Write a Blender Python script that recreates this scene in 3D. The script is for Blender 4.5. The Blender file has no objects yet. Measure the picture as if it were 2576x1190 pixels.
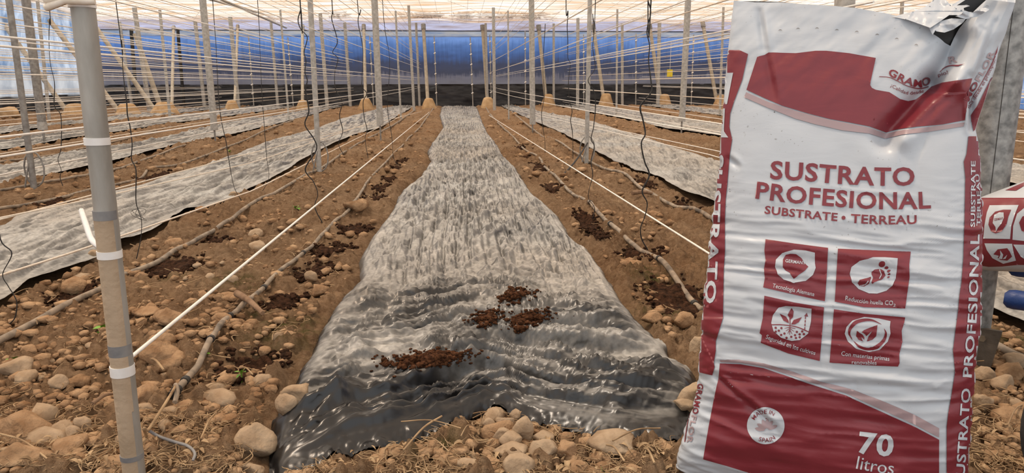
import bpy, bmesh, math, random
import numpy as np
from mathutils import Vector
from mathutils.bvhtree import BVHTree
from mathutils.geometry import tessellate_polygon

random.seed(7)
RNG = np.random.RandomState(11)
SC = bpy.context.scene
COL = SC.collection

# ------------------------------------------------------------------ camera
W, H, F = 2576, 1190, 1800.0
CAMZ = 0.76
TH = math.atan2(.2167, 1)
PS = math.atan(.0767 * math.cos(TH))
RO = math.radians(0.08)
cf = np.array([math.sin(PS) * math.cos(TH), math.cos(PS) * math.cos(TH), -math.sin(TH)])
_r = np.array([math.cos(PS), -math.sin(PS), 0.0])
_u = np.cross(_r, cf)
cr = _r * math.cos(RO) - _u * math.sin(RO)
cu = np.cross(cr, cf)
CAM = np.array([0, 0, CAMZ])
cam = bpy.data.objects.new('camera', bpy.data.cameras.new('camera'))
COL.objects.link(cam)
cam.data.sensor_width = 36
cam.data.lens = F / W * 36
cam.data.clip_start = .05
cam.data.clip_end = 300
from mathutils import Matrix
cam.matrix_world = Matrix(((cr[0], cu[0], -cf[0], 0), (cr[1], cu[1], -cf[1], 0), (cr[2], cu[2], -cf[2], CAMZ), (0, 0, 0, 1)))
SC.camera = cam

# ------------------------------------------------------------------ light
wd = bpy.data.worlds.new('sky')
SC.world = wd
wd.use_nodes = True
bg = wd.node_tree.nodes['Background']
bg.inputs[0].default_value = (.97, .985, 1, 1)
bg.inputs[1].default_value = 1.15
sun = bpy.data.objects.new('sun', bpy.data.lights.new('sun', 'SUN'))
COL.objects.link(sun)
sun.data.energy = 4.4
sun.data.angle = math.radians(9)
sun.data.color = (1, .975, .93)
sun.rotation_euler = Vector((.38, -.12, -1)).to_track_quat('-Z', 'Y').to_euler()
vs = SC.view_settings
vs.view_transform = 'Standard'
vs.look = 'None'
vs.exposure = 0.0
vs.gamma = 1
vs.use_curve_mapping = False
SC.cycles.use_denoising = True
SC.cycles.max_bounces = 8
SC.cycles.transparent_max_bounces = 12


# ------------------------------------------------------------------ pixel helpers
def ray(px, py):
    return cf + cr * (px - W / 2) / F - cu * (py - H / 2) / F


YLIM = [None]


def gnd(px, py, z=0.0):
    d = ray(px, py)
    g = CAM + d * ((z - CAMZ) / d[2])
    if YLIM[0] and g[1] > YLIM[0]:
        g = CAM + d * (YLIM[0] / d[1]); g[2] = z
    return g


def at_y(px, py, Y):
    d = ray(px, py)
    return CAM + d * (Y / d[1])


def at_depth(px, py, D):
    return CAM + ray(px, py) * D


def depth_of(P):
    return float((np.asarray(P) - CAM) @ cf)


# ------------------------------------------------------------------ noise
def _hash(ix, iy, seed):
    n = (ix.astype(np.int64) * 374761393 + iy.astype(np.int64) * 668265263 + seed * 1442695041) & 0x7fffffff
    n = ((n ^ (n >> 13)) * 1274126177) & 0x7fffffff
    n = n ^ (n >> 16)
    return (n & 0xffffff) / float(0xffffff)


def vnoise(x, y, seed=0):
    x = np.asarray(x, float); y = np.asarray(y, float)
    ix = np.floor(x); iy = np.floor(y)
    fx = x - ix; fy = y - iy
    fx = fx * fx * fx * (fx * (fx * 6 - 15) + 10); fy = fy * fy * fy * (fy * (fy * 6 - 15) + 10)
    a = _hash(ix, iy, seed); b = _hash(ix + 1, iy, seed); c = _hash(ix, iy + 1, seed); d = _hash(ix + 1, iy + 1, seed)
    return (a + (b - a) * fx) * (1 - fy) + (c + (d - c) * fx) * fy


def fbm(x, y, seed=0, oct=4, gain=.5):
    s = 0; a = 1; t = 0
    for i in range(oct):
        s = s + a * vnoise(x * 2 ** i + 13.7 * i, y * 2 ** i - 7.1 * i, seed + i); t += a; a *= gain
    return s / t - .5


def cells(x, y, seed=0, rmin=.18, rmax=.62):
    """dome-shaped lumps scattered over unit cells, in units of the cell"""
    ix = np.floor(x); iy = np.floor(y)
    h = np.zeros_like(x)
    for dx in (-1, 0, 1):
        for dy in (-1, 0, 1):
            cx = ix + dx; cy = iy + dy
            px = cx + _hash(cx, cy, seed); py = cy + _hash(cx, cy, seed + 5)
            r = rmin + (rmax - rmin) * _hash(cx, cy, seed + 9) ** 2
            d2 = (x - px) ** 2 + (y - py) ** 2
            h = np.maximum(h, np.sqrt(np.maximum(0, r * r - d2)))
    return h


def tri(v):
    return np.abs((v % 1.0) - .5) * 2


def crumple(x, y, seed=0, n=9, aniso=1.0):
    """sharp creased foil-like height, roughly -.5 .. .5"""
    rs = np.random.RandomState(seed)
    wx = fbm(x * .6, y * .6, seed + 50, 3); wy = fbm(x * .6 + 31, y * .6 - 17, seed + 70, 3)
    s = 0; t = 0
    for i in range(n):
        a = rs.uniform(0, math.pi); fr = 1.25 ** i * .55
        amp = fr ** -.85
        m = vnoise(x * fr * .7 + i * 9, y * fr * .7 - i * 5, seed + 100 + i)
        ph = (x * math.cos(a) + y * aniso * math.sin(a)) * fr + 2.2 * (wx * math.cos(a * 2) + wy * math.sin(a * 3)) + rs.uniform(0, 9)
        s = s + amp * (tri(ph) - .5) * m * 1.6; t += amp
    return s / t * 1.5


def creases(x, y, seed=0, n=8, f0=4.0, f1=26.0, spread=.7, slope=.42, warp=.022):
    """faceted foil: straight sharp creases running along y, height in the units of x"""
    rs = np.random.RandomState(seed)
    wx = fbm(x * 3.1 + 3, y * 1.7, seed + 3, 3); wy = fbm(x * 2.3 - 9, y * 2.1 + 5, seed + 4, 3)
    h = 0
    for i in range(n):
        f = f0 * (f1 / f0) ** (i / max(1, n - 1))
        a = rs.uniform(-spread, spread)
        ph = (x * math.cos(a) + y * math.sin(a)) * f + f * warp * 2.5 * (wx * rs.uniform(.5, 1.5) + wy * rs.uniform(-1, 1)) + rs.uniform(0, 9)
        m = np.clip((vnoise(x * f * .24 + i * 9.1, y * f * .07 - i * 5.3, seed + 20 + i) - .36) * 2.4, 0, 1)
        g = slope * min(1.0, (f / 15.0) ** .8) / (2 * f)
        tr = tri(ph)
        if i % 3 == 0: h = h + (tr - .5) * m * g                                   # broad facets
        else: h = h + np.maximum(0, tr - .62) * m * g * (2.4 if i % 3 == 1 else -1.8)   # pinched ridges and tucks on flat ground
    return h


# ------------------------------------------------------------------ materials
def newmat(name):
    m = bpy.data.materials.new(name)
    m.use_nodes = True
    nt = m.node_tree
    return m, nt, nt.nodes['Principled BSDF']


def lin(c):
    return tuple(((v / 255) / 12.92 if v / 255 <= .04045 else ((v / 255 + .055) / 1.055) ** 2.4) for v in c) + (1,)


def mat(name, c1, c2=None, scale=8, rough=.7, bump=0, bscale=40, metal=0, detail=6, spec=.5, stretch=None, ramp=(.35, .65), bdist=.01):
    m, nt, p = newmat(name)
    p.inputs['Roughness'].default_value = rough
    p.inputs['Metallic'].default_value = metal
    p.inputs['Specular IOR Level'].default_value = spec
    tc = nt.nodes.new('ShaderNodeTexCoord')
    src = tc.outputs['Object']
    if stretch:
        mp = nt.nodes.new('ShaderNodeMapping'); mp.inputs['Scale'].default_value = stretch
        nt.links.new(src, mp.inputs[0]); src = mp.outputs[0]
    if c2 is not None:
        n = nt.nodes.new('ShaderNodeTexNoise'); n.inputs['Scale'].default_value = scale; n.inputs['Detail'].default_value = detail
        nt.links.new(src, n.inputs['Vector'])
        rp = nt.nodes.new('ShaderNodeValToRGB')
        rp.color_ramp.elements[0].position = ramp[0]; rp.color_ramp.elements[1].position = ramp[1]
        rp.color_ramp.elements[0].color = c1; rp.color_ramp.elements[1].color = c2
        nt.links.new(n.outputs[0], rp.inputs[0]); nt.links.new(rp.outputs[0], p.inputs['Base Color'])
    else:
        p.inputs['Base Color'].default_value = c1
    if bump:
        b = nt.nodes.new('ShaderNodeBump'); b.inputs['Strength'].default_value = bump; b.inputs['Distance'].default_value = bdist
        n2 = nt.nodes.new('ShaderNodeTexNoise'); n2.inputs['Scale'].default_value = bscale; n2.inputs['Detail'].default_value = 8
        nt.links.new(src, n2.inputs['Vector']); nt.links.new(n2.outputs[0], b.inputs['Height']); nt.links.new(b.outputs[0], p.inputs['Normal'])
    return m


def thin_mat(name, c1, c2, trans, clear, scale=1.0, stretch=(1, 1, 1), ramp=(.35, .65), rough=.4, streak=0):
    """thin plastic sheet: some light passes straight through, some scatters through, some reflects"""
    m, nt, p = newmat(name)
    N = nt.nodes; L = nt.links
    tc = N.new('ShaderNodeTexCoord'); mp = N.new('ShaderNodeMapping'); mp.inputs['Scale'].default_value = stretch
    L.new(tc.outputs['Object'], mp.inputs[0])
    n = N.new('ShaderNodeTexNoise'); n.inputs['Scale'].default_value = scale; n.inputs['Detail'].default_value = 7; n.inputs['Roughness'].default_value = .62
    L.new(mp.outputs[0], n.inputs['Vector'])
    rp = N.new('ShaderNodeValToRGB'); rp.color_ramp.elements[0].position, rp.color_ramp.elements[1].position = ramp
    rp.color_ramp.elements[0].color = c1; rp.color_ramp.elements[1].color = c2
    L.new(n.outputs[0], rp.inputs[0])
    L.new(rp.outputs[0], p.inputs['Base Color']); p.inputs['Roughness'].default_value = rough
    tl = N.new('ShaderNodeBsdfTranslucent'); L.new(rp.outputs[0], tl.inputs[0])
    tp = N.new('ShaderNodeBsdfTransparent'); L.new(rp.outputs[0], tp.inputs[0])
    m1 = N.new('ShaderNodeMixShader'); m1.inputs[0].default_value = trans
    L.new(p.outputs[0], m1.inputs[1]); L.new(tl.outputs[0], m1.inputs[2])
    m2 = N.new('ShaderNodeMixShader'); m2.inputs[0].default_value = clear
    L.new(m1.outputs[0], m2.inputs[1]); L.new(tp.outputs[0], m2.inputs[2])
    L.new(m2.outputs[0], N['Material Output'].inputs[0])
    return m


def soil_mat():
    m, nt, p = newmat('brown_soil')
    N = nt.nodes; L = nt.links
    tc = N.new('ShaderNodeTexCoord')
    def noise(sc, det=6, rg=.6):
        n = N.new('ShaderNodeTexNoise'); n.inputs['Scale'].default_value = sc; n.inputs['Detail'].default_value = det; n.inputs['Roughness'].default_value = rg
        L.new(tc.outputs['Object'], n.inputs['Vector']); return n.outputs[0]
    def ramp(s, a, b, ca, cb):
        r = N.new('ShaderNodeValToRGB'); r.color_ramp.elements[0].position = a; r.color_ramp.elements[1].position = b
        r.color_ramp.elements[0].color = ca; r.color_ramp.elements[1].color = cb
        L.new(s, r.inputs[0]); return r.outputs[0]
    c1 = ramp(noise(2.2, 10, .7), .36, .64, (.19, .110, .060, 1), (.47, .31, .185, 1))  # soil browns, dark end deepened to paint in furrow shadows
    c2 = ramp(noise(38, 6, .7), .38, .66, (.17, .095, .05, 1), (.55, .38, .235, 1))
    mx = N.new('ShaderNodeMix'); mx.data_type = 'RGBA'; mx.inputs[0].default_value = .45
    L.new(c1, mx.inputs[6]); L.new(c2, mx.inputs[7])
    # moss and damp patches carried by an attribute
    at = N.new('ShaderNodeAttribute'); at.attribute_name = 'moss'
    nz = noise(22, 5)
    mul = N.new('ShaderNodeMath'); mul.operation = 'MULTIPLY'; L.new(at.outputs['Fac'], mul.inputs[0])
    r2 = ramp(nz, .4, .6, (0, 0, 0, 1), (1, 1, 1, 1)); L.new(r2, mul.inputs[1])
    mx2 = N.new('ShaderNodeMix'); mx2.data_type = 'RGBA'
    L.new(mul.outputs[0], mx2.inputs[0]); L.new(mx.outputs[2], mx2.inputs[6]); mx2.inputs[7].default_value = (.10, .095, .03, 1)
    L.new(mx2.outputs[2], p.inputs['Base Color'])
    p.inputs['Roughness'].default_value = .95; p.inputs['Specular IOR Level'].default_value = .1
    b = N.new('ShaderNodeBump'); b.inputs['Strength'].default_value = .9; b.inputs['Distance'].default_value = .016
    L.new(noise(95, 10, .75), b.inputs['Height'])
    b2 = N.new('ShaderNodeBump'); b2.inputs['Strength'].default_value = .8; b2.inputs['Distance'].default_value = .06
    L.new(noise(13, 8, .7), b2.inputs['Height']); L.new(b.outputs[0], b2.inputs['Normal']); L.new(b2.outputs[0], p.inputs['Normal'])
    return m


def film_mat(name, black, dusta, dustb, base_dust=.0):
    m, nt, p = newmat(name)
    N = nt.nodes; L = nt.links
    tc = N.new('ShaderNodeTexCoord')
    n = N.new('ShaderNodeTexNoise'); n.inputs['Scale'].default_value = 3.5; n.inputs['Detail'].default_value = 9; n.inputs['Roughness'].default_value = .65
    L.new(tc.outputs['Object'], n.inputs['Vector'])
    at = N.new('ShaderNodeAttribute'); at.attribute_name = 'dust_shade'
    ad = N.new('ShaderNodeMath'); ad.operation = 'MULTIPLY_ADD'; L.new(n.outputs[0], ad.inputs[0]); ad.inputs[1].default_value = 1.5; ad.inputs[2].default_value = -.75
    ad2 = N.new('ShaderNodeMath'); ad2.operation = 'ADD'; ad2.use_clamp = True; L.new(ad.outputs[0], ad2.inputs[0]); L.new(at.outputs['Fac'], ad2.inputs[1])
    n3 = N.new('ShaderNodeTexNoise'); n3.inputs['Scale'].default_value = 60; n3.inputs['Detail'].default_value = 5
    L.new(tc.outputs['Object'], n3.inputs['Vector'])
    rp = N.new('ShaderNodeValToRGB'); rp.color_ramp.elements[0].color = dusta; rp.color_ramp.elements[1].color = dustb
    rp.color_ramp.elements[0].position = .35; rp.color_ramp.elements[1].position = .65
    L.new(n3.outputs[0], rp.inputs[0])
    mx = N.new('ShaderNodeMix'); mx.data_type = 'RGBA'; L.new(ad2.outputs[0], mx.inputs[0]); mx.inputs[6].default_value = black
    L.new(rp.outputs[0], mx.inputs[7]); L.new(mx.outputs[2], p.inputs['Base Color'])
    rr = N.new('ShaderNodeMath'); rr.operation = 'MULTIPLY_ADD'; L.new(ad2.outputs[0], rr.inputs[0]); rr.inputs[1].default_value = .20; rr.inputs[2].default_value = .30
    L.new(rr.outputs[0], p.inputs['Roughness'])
    p.inputs['Specular IOR Level'].default_value = .6
    def ridged(st, sc, det, dist):
        mp = N.new('ShaderNodeMapping'); mp.inputs['Scale'].default_value = st; L.new(tc.outputs['Object'], mp.inputs[0])
        v = N.new('ShaderNodeTexNoise'); v.noise_type = 'RIDGED_MULTIFRACTAL'; v.normalize = True
        v.inputs['Scale'].default_value = sc; v.inputs['Detail'].default_value = det; v.inputs['Roughness'].default_value = .45; v.inputs['Distortion'].default_value = dist
        L.new(mp.outputs[0], v.inputs['Vector']); return v.outputs[0]
    b = N.new('ShaderNodeBump'); b.inputs['Strength'].default_value = .85; b.inputs['Distance'].default_value = .035
    L.new(ridged((1, .42, 1), 6.5, 3, .5), b.inputs['Height'])
    b2 = N.new('ShaderNodeBump'); b2.inputs['Strength'].default_value = .7; b2.inputs['Distance'].default_value = .012
    L.new(ridged((1, .8, 1), 17, 3, .6), b2.inputs['Height']); L.new(b.outputs[0], b2.inputs['Normal']); L.new(b2.outputs[0], p.inputs['Normal'])
    return m


def sack_mat(name, c, speck=0.0, inner=None):
    m, nt, p = newmat(name)
    N = nt.nodes; L = nt.links
    tc = N.new('ShaderNodeTexCoord')
    n = N.new('ShaderNodeTexNoise'); n.inputs['Scale'].default_value = 210; n.inputs['Detail'].default_value = 3
    L.new(tc.outputs['Object'], n.inputs['Vector'])
    n2 = N.new('ShaderNodeTexNoise'); n2.inputs['Scale'].default_value = 9; n2.inputs['Detail'].default_value = 5
    L.new(tc.outputs['Object'], n2.inputs['Vector'])
    r1 = N.new('ShaderNodeMapRange'); r1.inputs[1].default_value = .66; r1.inputs[2].default_value = .74; L.new(n.outputs[0], r1.inputs[0])
    r2 = N.new('ShaderNodeMapRange'); r2.inputs[1].default_value = .47; r2.inputs[2].default_value = .66; L.new(n2.outputs[0], r2.inputs[0])
    mu = N.new('ShaderNodeMath'); mu.operation = 'MULTIPLY'; L.new(r1.outputs[0], mu.inputs[0]); L.new(r2.outputs[0], mu.inputs[1])
    m3 = N.new('ShaderNodeMath'); m3.operation = 'MULTIPLY'; L.new(mu.outputs[0], m3.inputs[0]); m3.inputs[1].default_value = speck
    mx = N.new('ShaderNodeMix'); mx.data_type = 'RGBA'; L.new(m3.outputs[0], mx.inputs[0]); mx.inputs[6].default_value = c; mx.inputs[7].default_value = (.09, .075, .06, 1)
    out = mx.outputs[2]
    if inner:
        g = N.new('ShaderNodeNewGeometry'); m4 = N.new('ShaderNodeMix'); m4.data_type = 'RGBA'
        L.new(g.outputs['Backfacing'], m4.inputs[0]); L.new(out, m4.inputs[6]); m4.inputs[7].default_value = inner; out = m4.outputs[2]
    L.new(out, p.inputs['Base Color'])
    p.inputs['Roughness'].default_value = .36; p.inputs['Specular IOR Level'].default_value = .5
    b = N.new('ShaderNodeBump'); b.inputs['Strength'].default_value = .25; b.inputs['Distance'].default_value = .004
    mp = N.new('ShaderNodeMapping'); mp.inputs['Scale'].default_value = (9, 9, 30); L.new(tc.outputs['Object'], mp.inputs[0])
    n5 = N.new('ShaderNodeTexNoise'); n5.inputs['Scale'].default_value = 1; n5.inputs['Detail'].default_value = 4; n5.inputs['Distortion'].default_value = .8
    L.new(mp.outputs[0], n5.inputs['Vector']); L.new(n5.outputs[0], b.inputs['Height']); L.new(b.outputs[0], p.inputs['Normal'])
    return m


M = dict(
    soil=soil_mat(),
    stone=mat('pale_stone', (.28, .19, .115, 1), (.50, .38, .26, 1), 14, .9, .6, 60, spec=.2),
    clod=mat('soil_clod', (.24, .14, .075, 1), (.48, .32, .19, 1), 16, .95, .9, 70, spec=.1),
    peat=mat('dark_peat', (.018, .009, .005, 1), (.075, .036, .02, 1), 60, .95, 1, 150, spec=.1),
    film=film_mat('dusty_black_film', (.010, .010, .011, 1), (.31, .30, .28, 1), (.48, .465, .435, 1)),
    galv=mat('galvanised_steel', (.36, .35, .325, 1), (.54, .53, .50, 1), 30, .5, .15, 60, metal=.15),
    galvdark=mat('weathered_steel', (.22, .21, .20, 1), (.36, .35, .33, 1), 30, .55, .15, 60, metal=.3),
    bigpost=mat('spangled_galvanised_steel', (.16, .162, .16, 1), (.36, .36, .35, 1), 45, .48, .1, 90, metal=.45, detail=3),
    concrete=mat('pale_post_paint', (.42, .37, .29, 1), (.56, .50, .40, 1), 12, .8, .3, 60),
    clay=mat('dry_clay_footing', (.42, .27, .14, 1), (.55, .38, .22, 1), 7, .95, .8, 30, spec=.1),
    string=mat('white_raffia', (.86, .83, .78, 1), (.94, .92, .88, 1), 60, .5),
    stringp=mat('cream_raffia', (.72, .62, .50, 1), (.84, .76, .66, 1), 60, .5),
    cable=mat('black_cable', (.012, .011, .011, 1), (.03, .028, .026, 1), 30, .6),
    drip=mat('dusty_drip_pipe', (.10, .085, .07, 1), (.34, .27, .20, 1), 20, .7, .2, 40, ramp=(.3, .6)),
    tape=mat('white_tape', (.78, .76, .74, 1), (.86, .85, .83, 1), 40, .35),
    greytape=mat('grey_tape', (.16, .16, .17, 1), (.26, .255, .25, 1), 30, .5),
    straw=mat('dry_straw', (.22, .135, .068, 1), (.46, .32, .18, 1), 20, .85),
    leaf=mat('green_leaf', (.10, .28, .02, 1), (.26, .48, .06, 1), 20, .5),
    grass=mat('grass_blade', (.12, .22, .03, 1), (.30, .42, .10, 1), 20, .6),
    wood=mat('grey_brown_stick', (.16, .09, .05, 1), (.32, .21, .13, 1), 20, .9),
    yellow=mat('yellow_card', (.75, .55, .02, 1), (.85, .68, .05, 1), 20, .5),
    rust=mat('rusty_plate', (.085, .07, .055, 1), (.14, .115, .09, 1), 25, .7, .2, 60, metal=.3),
    bolt=mat('worn_bolt', (.22, .18, .13, 1), (.3, .26, .2, 1), 30, .5, metal=.6),
    blue=mat('blue_rubber_grip', (.008, .035, .15, 1), (.015, .06, .24, 1), 14, .45, .2, 60),
    tyre=mat('worn_black_tyre', (.03, .028, .026, 1), (.09, .08, .07, 1), 18, .85, .6, 50),
    white=sack_mat('white_sack_plastic', (.53, .575, .63, 1), .9, inner=(.012, .012, .014, 1)),
    maroon=sack_mat('maroon_print', (.205, .026, .038, 1), .25),
    pale=sack_mat('pale_maroon_print', (.38, .285, .305, 1), .3),
    wprint=sack_mat('white_print', (.53, .575, .63, 1), .25),
    dark=mat('black_plastic_inside', (.012, .012, .014, 1), None, rough=.5),
    vent=mat('vent_shadow_ink', (.20, .19, .19, 1), None, rough=.6),
)


# ------------------------------------------------------------------ object helpers
def link(o):
    COL.objects.link(o)
    return o


def tag(o, label, cat, group=None, kind=None):
    if label: o['label'] = label
    if cat: o['category'] = cat
    if group: o['group'] = group
    if kind: o['kind'] = kind
    return o


def empty(name, loc=(0, 0, 0)):
    o = bpy.data.objects.new(name, None)
    o.location = loc
    o.empty_display_size = .1
    return link(o)


def wloc(o):
    return np.array(o.location) + (wloc(o.parent) if o.parent else 0)


def setpar(o, p):
    if p is not None:
        o.parent = p
        o.matrix_parent_inverse = Matrix.Translation(p.location).inverted()
    return o


def meshobj(name, V, Fc, m, parent=None, smooth=True, org=None):
    V = np.asarray(V, float)
    if org is None:
        org = V.mean(0); org[2] = V[:, 2].min()
        if parent is not None: org = wloc(parent)
    me = bpy.data.meshes.new(name)
    me.from_pydata((V - org).tolist(), [], [tuple(f) for f in Fc])
    me.update()
    if smooth: me.polygons.foreach_set('use_smooth', [True] * len(me.polygons))
    for x in (m if isinstance(m, (list, tuple)) else [m]): me.materials.append(x)
    o = bpy.data.objects.new(name, me)
    o.location = org
    link(o)
    if parent is not None:
        o.parent = parent
        o.location = Vector(org) - Vector(wloc(parent))
    return o


def gridobj(name, P, m, parent=None, attr=None):
    """P: rows x cols x 3"""
    n, k, _ = P.shape
    me = bpy.data.meshes.new(name)
    me.vertices.add(n * k)
    me.vertices.foreach_set('co', P.reshape(-1).astype(np.float32))
    i = np.arange(n * k).reshape(n, k)
    q = np.stack([i[:-1, :-1], i[:-1, 1:], i[1:, 1:], i[1:, :-1]], -1).reshape(-1, 4)
    me.loops.add(q.size)
    me.loops.foreach_set('vertex_index', q.reshape(-1).astype(np.int32))
    me.polygons.add(len(q))
    me.polygons.foreach_set('loop_start', np.arange(0, q.size, 4, dtype=np.int32))
    me.polygons.foreach_set('use_smooth', np.ones(len(q), bool))
    me.update(calc_edges=True)
    me.validate()
    me.materials.append(m)
    if attr:
        for an, av in attr.items():
            a = me.attributes.new(an, 'FLOAT', 'POINT')
            a.data.foreach_set('value', av.reshape(-1).astype(np.float32))
    o = link(bpy.data.objects.new(name, me))
    if parent is not None: o.parent = parent
    return o


def tube_geo(pts, rad, k=8, caps=True):
    P = np.asarray(pts, float); n = len(P)
    R = np.full(n, rad) if np.isscalar(rad) else np.asarray(rad, float)
    T = np.gradient(P, axis=0); T /= np.linalg.norm(T, axis=1)[:, None] + 1e-9
    ref = np.array([0, 0, 1.0]) if abs(T[0][2]) < .9 else np.array([1.0, 0, 0])
    V = []
    N = np.cross(T[0], ref); N /= np.linalg.norm(N)
    for i in range(n):
        N = N - T[i] * (N @ T[i]); N /= np.linalg.norm(N) + 1e-9
        B = np.cross(T[i], N)
        for j in range(k):
            a = 2 * math.pi * j / k
            V.append(P[i] + R[i] * (math.cos(a) * N + math.sin(a) * B))
    Fc = []
    for i in range(n - 1):
        for j in range(k):
            Fc.append((i * k + j, i * k + (j + 1) % k, (i + 1) * k + (j + 1) % k, (i + 1) * k + j))
    if caps:
        q = len(V)
        V += V[:k] + V[(n - 1) * k:n * k]
        Fc.append(tuple(range(q, q + k))[::-1]); Fc.append(tuple(range(q + k, q + 2 * k)))
    return np.array(V), Fc


def tube(name, pts, rad, m, parent=None, k=8):
    V, Fc = tube_geo(pts, rad, k)
    return meshobj(name, V, Fc, m, parent)


def join_geo(lst):
    V = []; Fc = []; o = 0
    for v, f in lst:
        V.append(v); Fc += [tuple(i + o for i in t) for t in f]; o += len(v)
    return np.concatenate(V), Fc


def smooth_path(pts, n=8):
    P = np.asarray(pts, float)
    if len(P) < 3: return P
    Q = np.vstack([2 * P[0] - P[1], P, 2 * P[-1] - P[-2]])
    out = []
    for i in range(1, len(Q) - 2):
        for t in np.linspace(0, 1, n, endpoint=False):
            a, b, c, d = Q[i - 1], Q[i], Q[i + 1], Q[i + 2]
            out.append(.5 * ((2 * b) + (c - a) * t + (2 * a - 5 * b + 4 * c - d) * t * t + (3 * b - a - 3 * c + d) * t ** 3))
    out.append(P[-1])
    return np.array(out)


_ico = {}
def ico(sub):
    if sub not in _ico:
        bm = bmesh.new(); bmesh.ops.create_icosphere(bm, subdivisions=sub, radius=1)
        _ico[sub] = (np.array([v.co[:] for v in bm.verts]), [tuple(v.index for v in f.verts) for f in bm.faces]); bm.free()
    return _ico[sub]


def rock_geo(c, sx, sy, sz, seed, sub=3, rough=.28, rot=0.0, flat=True):
    v, f = ico(sub)
    rs = np.random.RandomState(seed)
    p = v.copy()
    # chop with random planes for an angular, broken outline
    for _ in range(9):
        d = rs.normal(size=3); d /= np.linalg.norm(d); h = rs.uniform(.5, .9)
        s = p @ d - h
        p = p - np.maximum(s, 0)[:, None] * d * .97
    o = rs.uniform(0, 50, 2)
    n = fbm(v[:, 0] * 1.6 + v[:, 2] * .9 + o[0], v[:, 1] * 1.6 - v[:, 2] * .8 + o[1], seed, 4)
    p = p * (1 + (rough + .12) * n + .10 * fbm(v[:, 0] * 6 + o[1], v[:, 1] * 6 + v[:, 2] * 5, seed + 9, 2))[:, None]
    p = p - (p.max(0) + p.min(0)) / 2; p = p / np.abs(p).max(0)
    p = p * np.array([sx, sy, sz])
    a = rot; R = np.array([[math.cos(a), -math.sin(a), 0], [math.sin(a), math.cos(a), 0], [0, 0, 1]])
    return p @ R.T + np.asarray(c), f


# ------------------------------------------------------------------ film outlines (ground X as a function of Y)
def edge(pix):
    g = np.array([gnd(*p)[:2] for p in pix]); g = g[np.argsort(g[:, 1])]
    return g[:, 1], g[:, 0]


FILMS = dict(
    L1=([(0, 576), (53, 546), (120, 532), (201, 510), (310, 480), (374, 461), (424, 447), (494, 426), (600, 388), (667, 360), (741, 340), (802, 323), (862, 299), (936, 279), (985, 269)],
        [(0, 765), (70, 712), (247, 655), (300, 618), (388, 585), (473, 528), (530, 523), (593, 496), (692, 447), (808, 377), (903, 336), (956, 322), (1003, 291), (1035, 272)]),
    L2=([(0, 422), (106, 405), (226, 383), (269, 373), (403, 350), (504, 326), (571, 309), (699, 291), (760, 278)],
        [(0, 466), (88, 447), (226, 419), (336, 393), (388, 380), (437, 366), (555, 346), (699, 313), (768, 294), (835, 274)]),
    L3=([(0, 358), (134, 340), (215, 333), (336, 313), (420, 299), (504, 287), (560, 279)],
        [(0, 378), (84, 366), (168, 350), (336, 326), (403, 314), (504, 302), (640, 284)]),
    L4=([(0, 324), (202, 306), (303, 292), (420, 281)],
        [(0, 338), (118, 319), (215, 313), (336, 299), (437, 287)]),
    R1=([(1280, 264), (1345, 279), (1476, 303), (1570, 333), (1620, 347), (1702, 376), (1815, 411), (2576, 682)],
        [(1270, 272), (1358, 312), (1408, 334), (1450, 355), (1534, 401), (1597, 430), (1660, 447), (1715, 481), (1799, 516), (2490, 780), (2576, 816)]),
    R2=([(1486, 266), (1556, 276), (1704, 299), (1815, 313), (2576, 418)],
        [(1420, 270), (1570, 299), (1671, 323), (1815, 343), (2576, 470)]),
    R3=([(1690, 266), (1819, 279)], [(1700, 276), (1819, 292)]),
)
FE = {}
for k_, (a_, b_) in FILMS.items():
    FE[k_] = (edge(a_), edge(b_))
YW = float(gnd(1150, 266)[1])
YLIM[0] = YW - .45
CL = [(1110, 270), (1106, 290), (1115, 320), (1098, 345), (1074, 378), (1084, 405), (1062, 440), (1010, 480), (985, 530), (950, 570), (925, 610), (903, 650), (906, 700), (880, 728), (832, 775), (800, 830), (768, 890), (740, 950), (712, 1020), (684, 1060), (674, 1130), (678, 1186)]
CR = [(1200, 270), (1215, 310), (1227, 335), (1242, 352), (1268, 395), (1298, 422), (1313, 450), (1340, 485), (1395, 530), (1422, 570), (1440, 600), (1482, 625), (1510, 670), (1545, 712), (1568, 760), (1610, 812), (1650, 850), (1690, 895), (1750, 930), (1766, 965), (1748, 1020), (1725, 1092)]
CF = [(678, 1186), (760, 1168), (850, 1132), (960, 1110), (1060, 1080), (1160, 1036), (1230, 1014), (1280, 1016), (1330, 1036), (1400, 1052), (1530, 1074), (1640, 1086), (1725, 1092)]
CE = (edge(CL), edge(CR))
HEM = np.array([gnd(*p)[:2] for p in CF])


def film_mask(X, Y):
    """1 well inside a sheet, fading over 8 cm round its edge"""
    m = np.zeros_like(X)
    for k_, (e0, e1) in list(FE.items()) + [('C', CE)]:
        a = np.interp(Y, *e0); b = np.interp(Y, *e1)
        lo = np.minimum(a, b); hi = np.maximum(a, b)
        d = np.minimum(X - lo, hi - X)
        if k_ == 'C':
            d = np.minimum(d, (Y - np.interp(X, HEM[:, 0], HEM[:, 1]) - .03) * .9)
        m = np.maximum(m, np.clip((d + .05) / .08, 0, 1))
    return m


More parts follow.
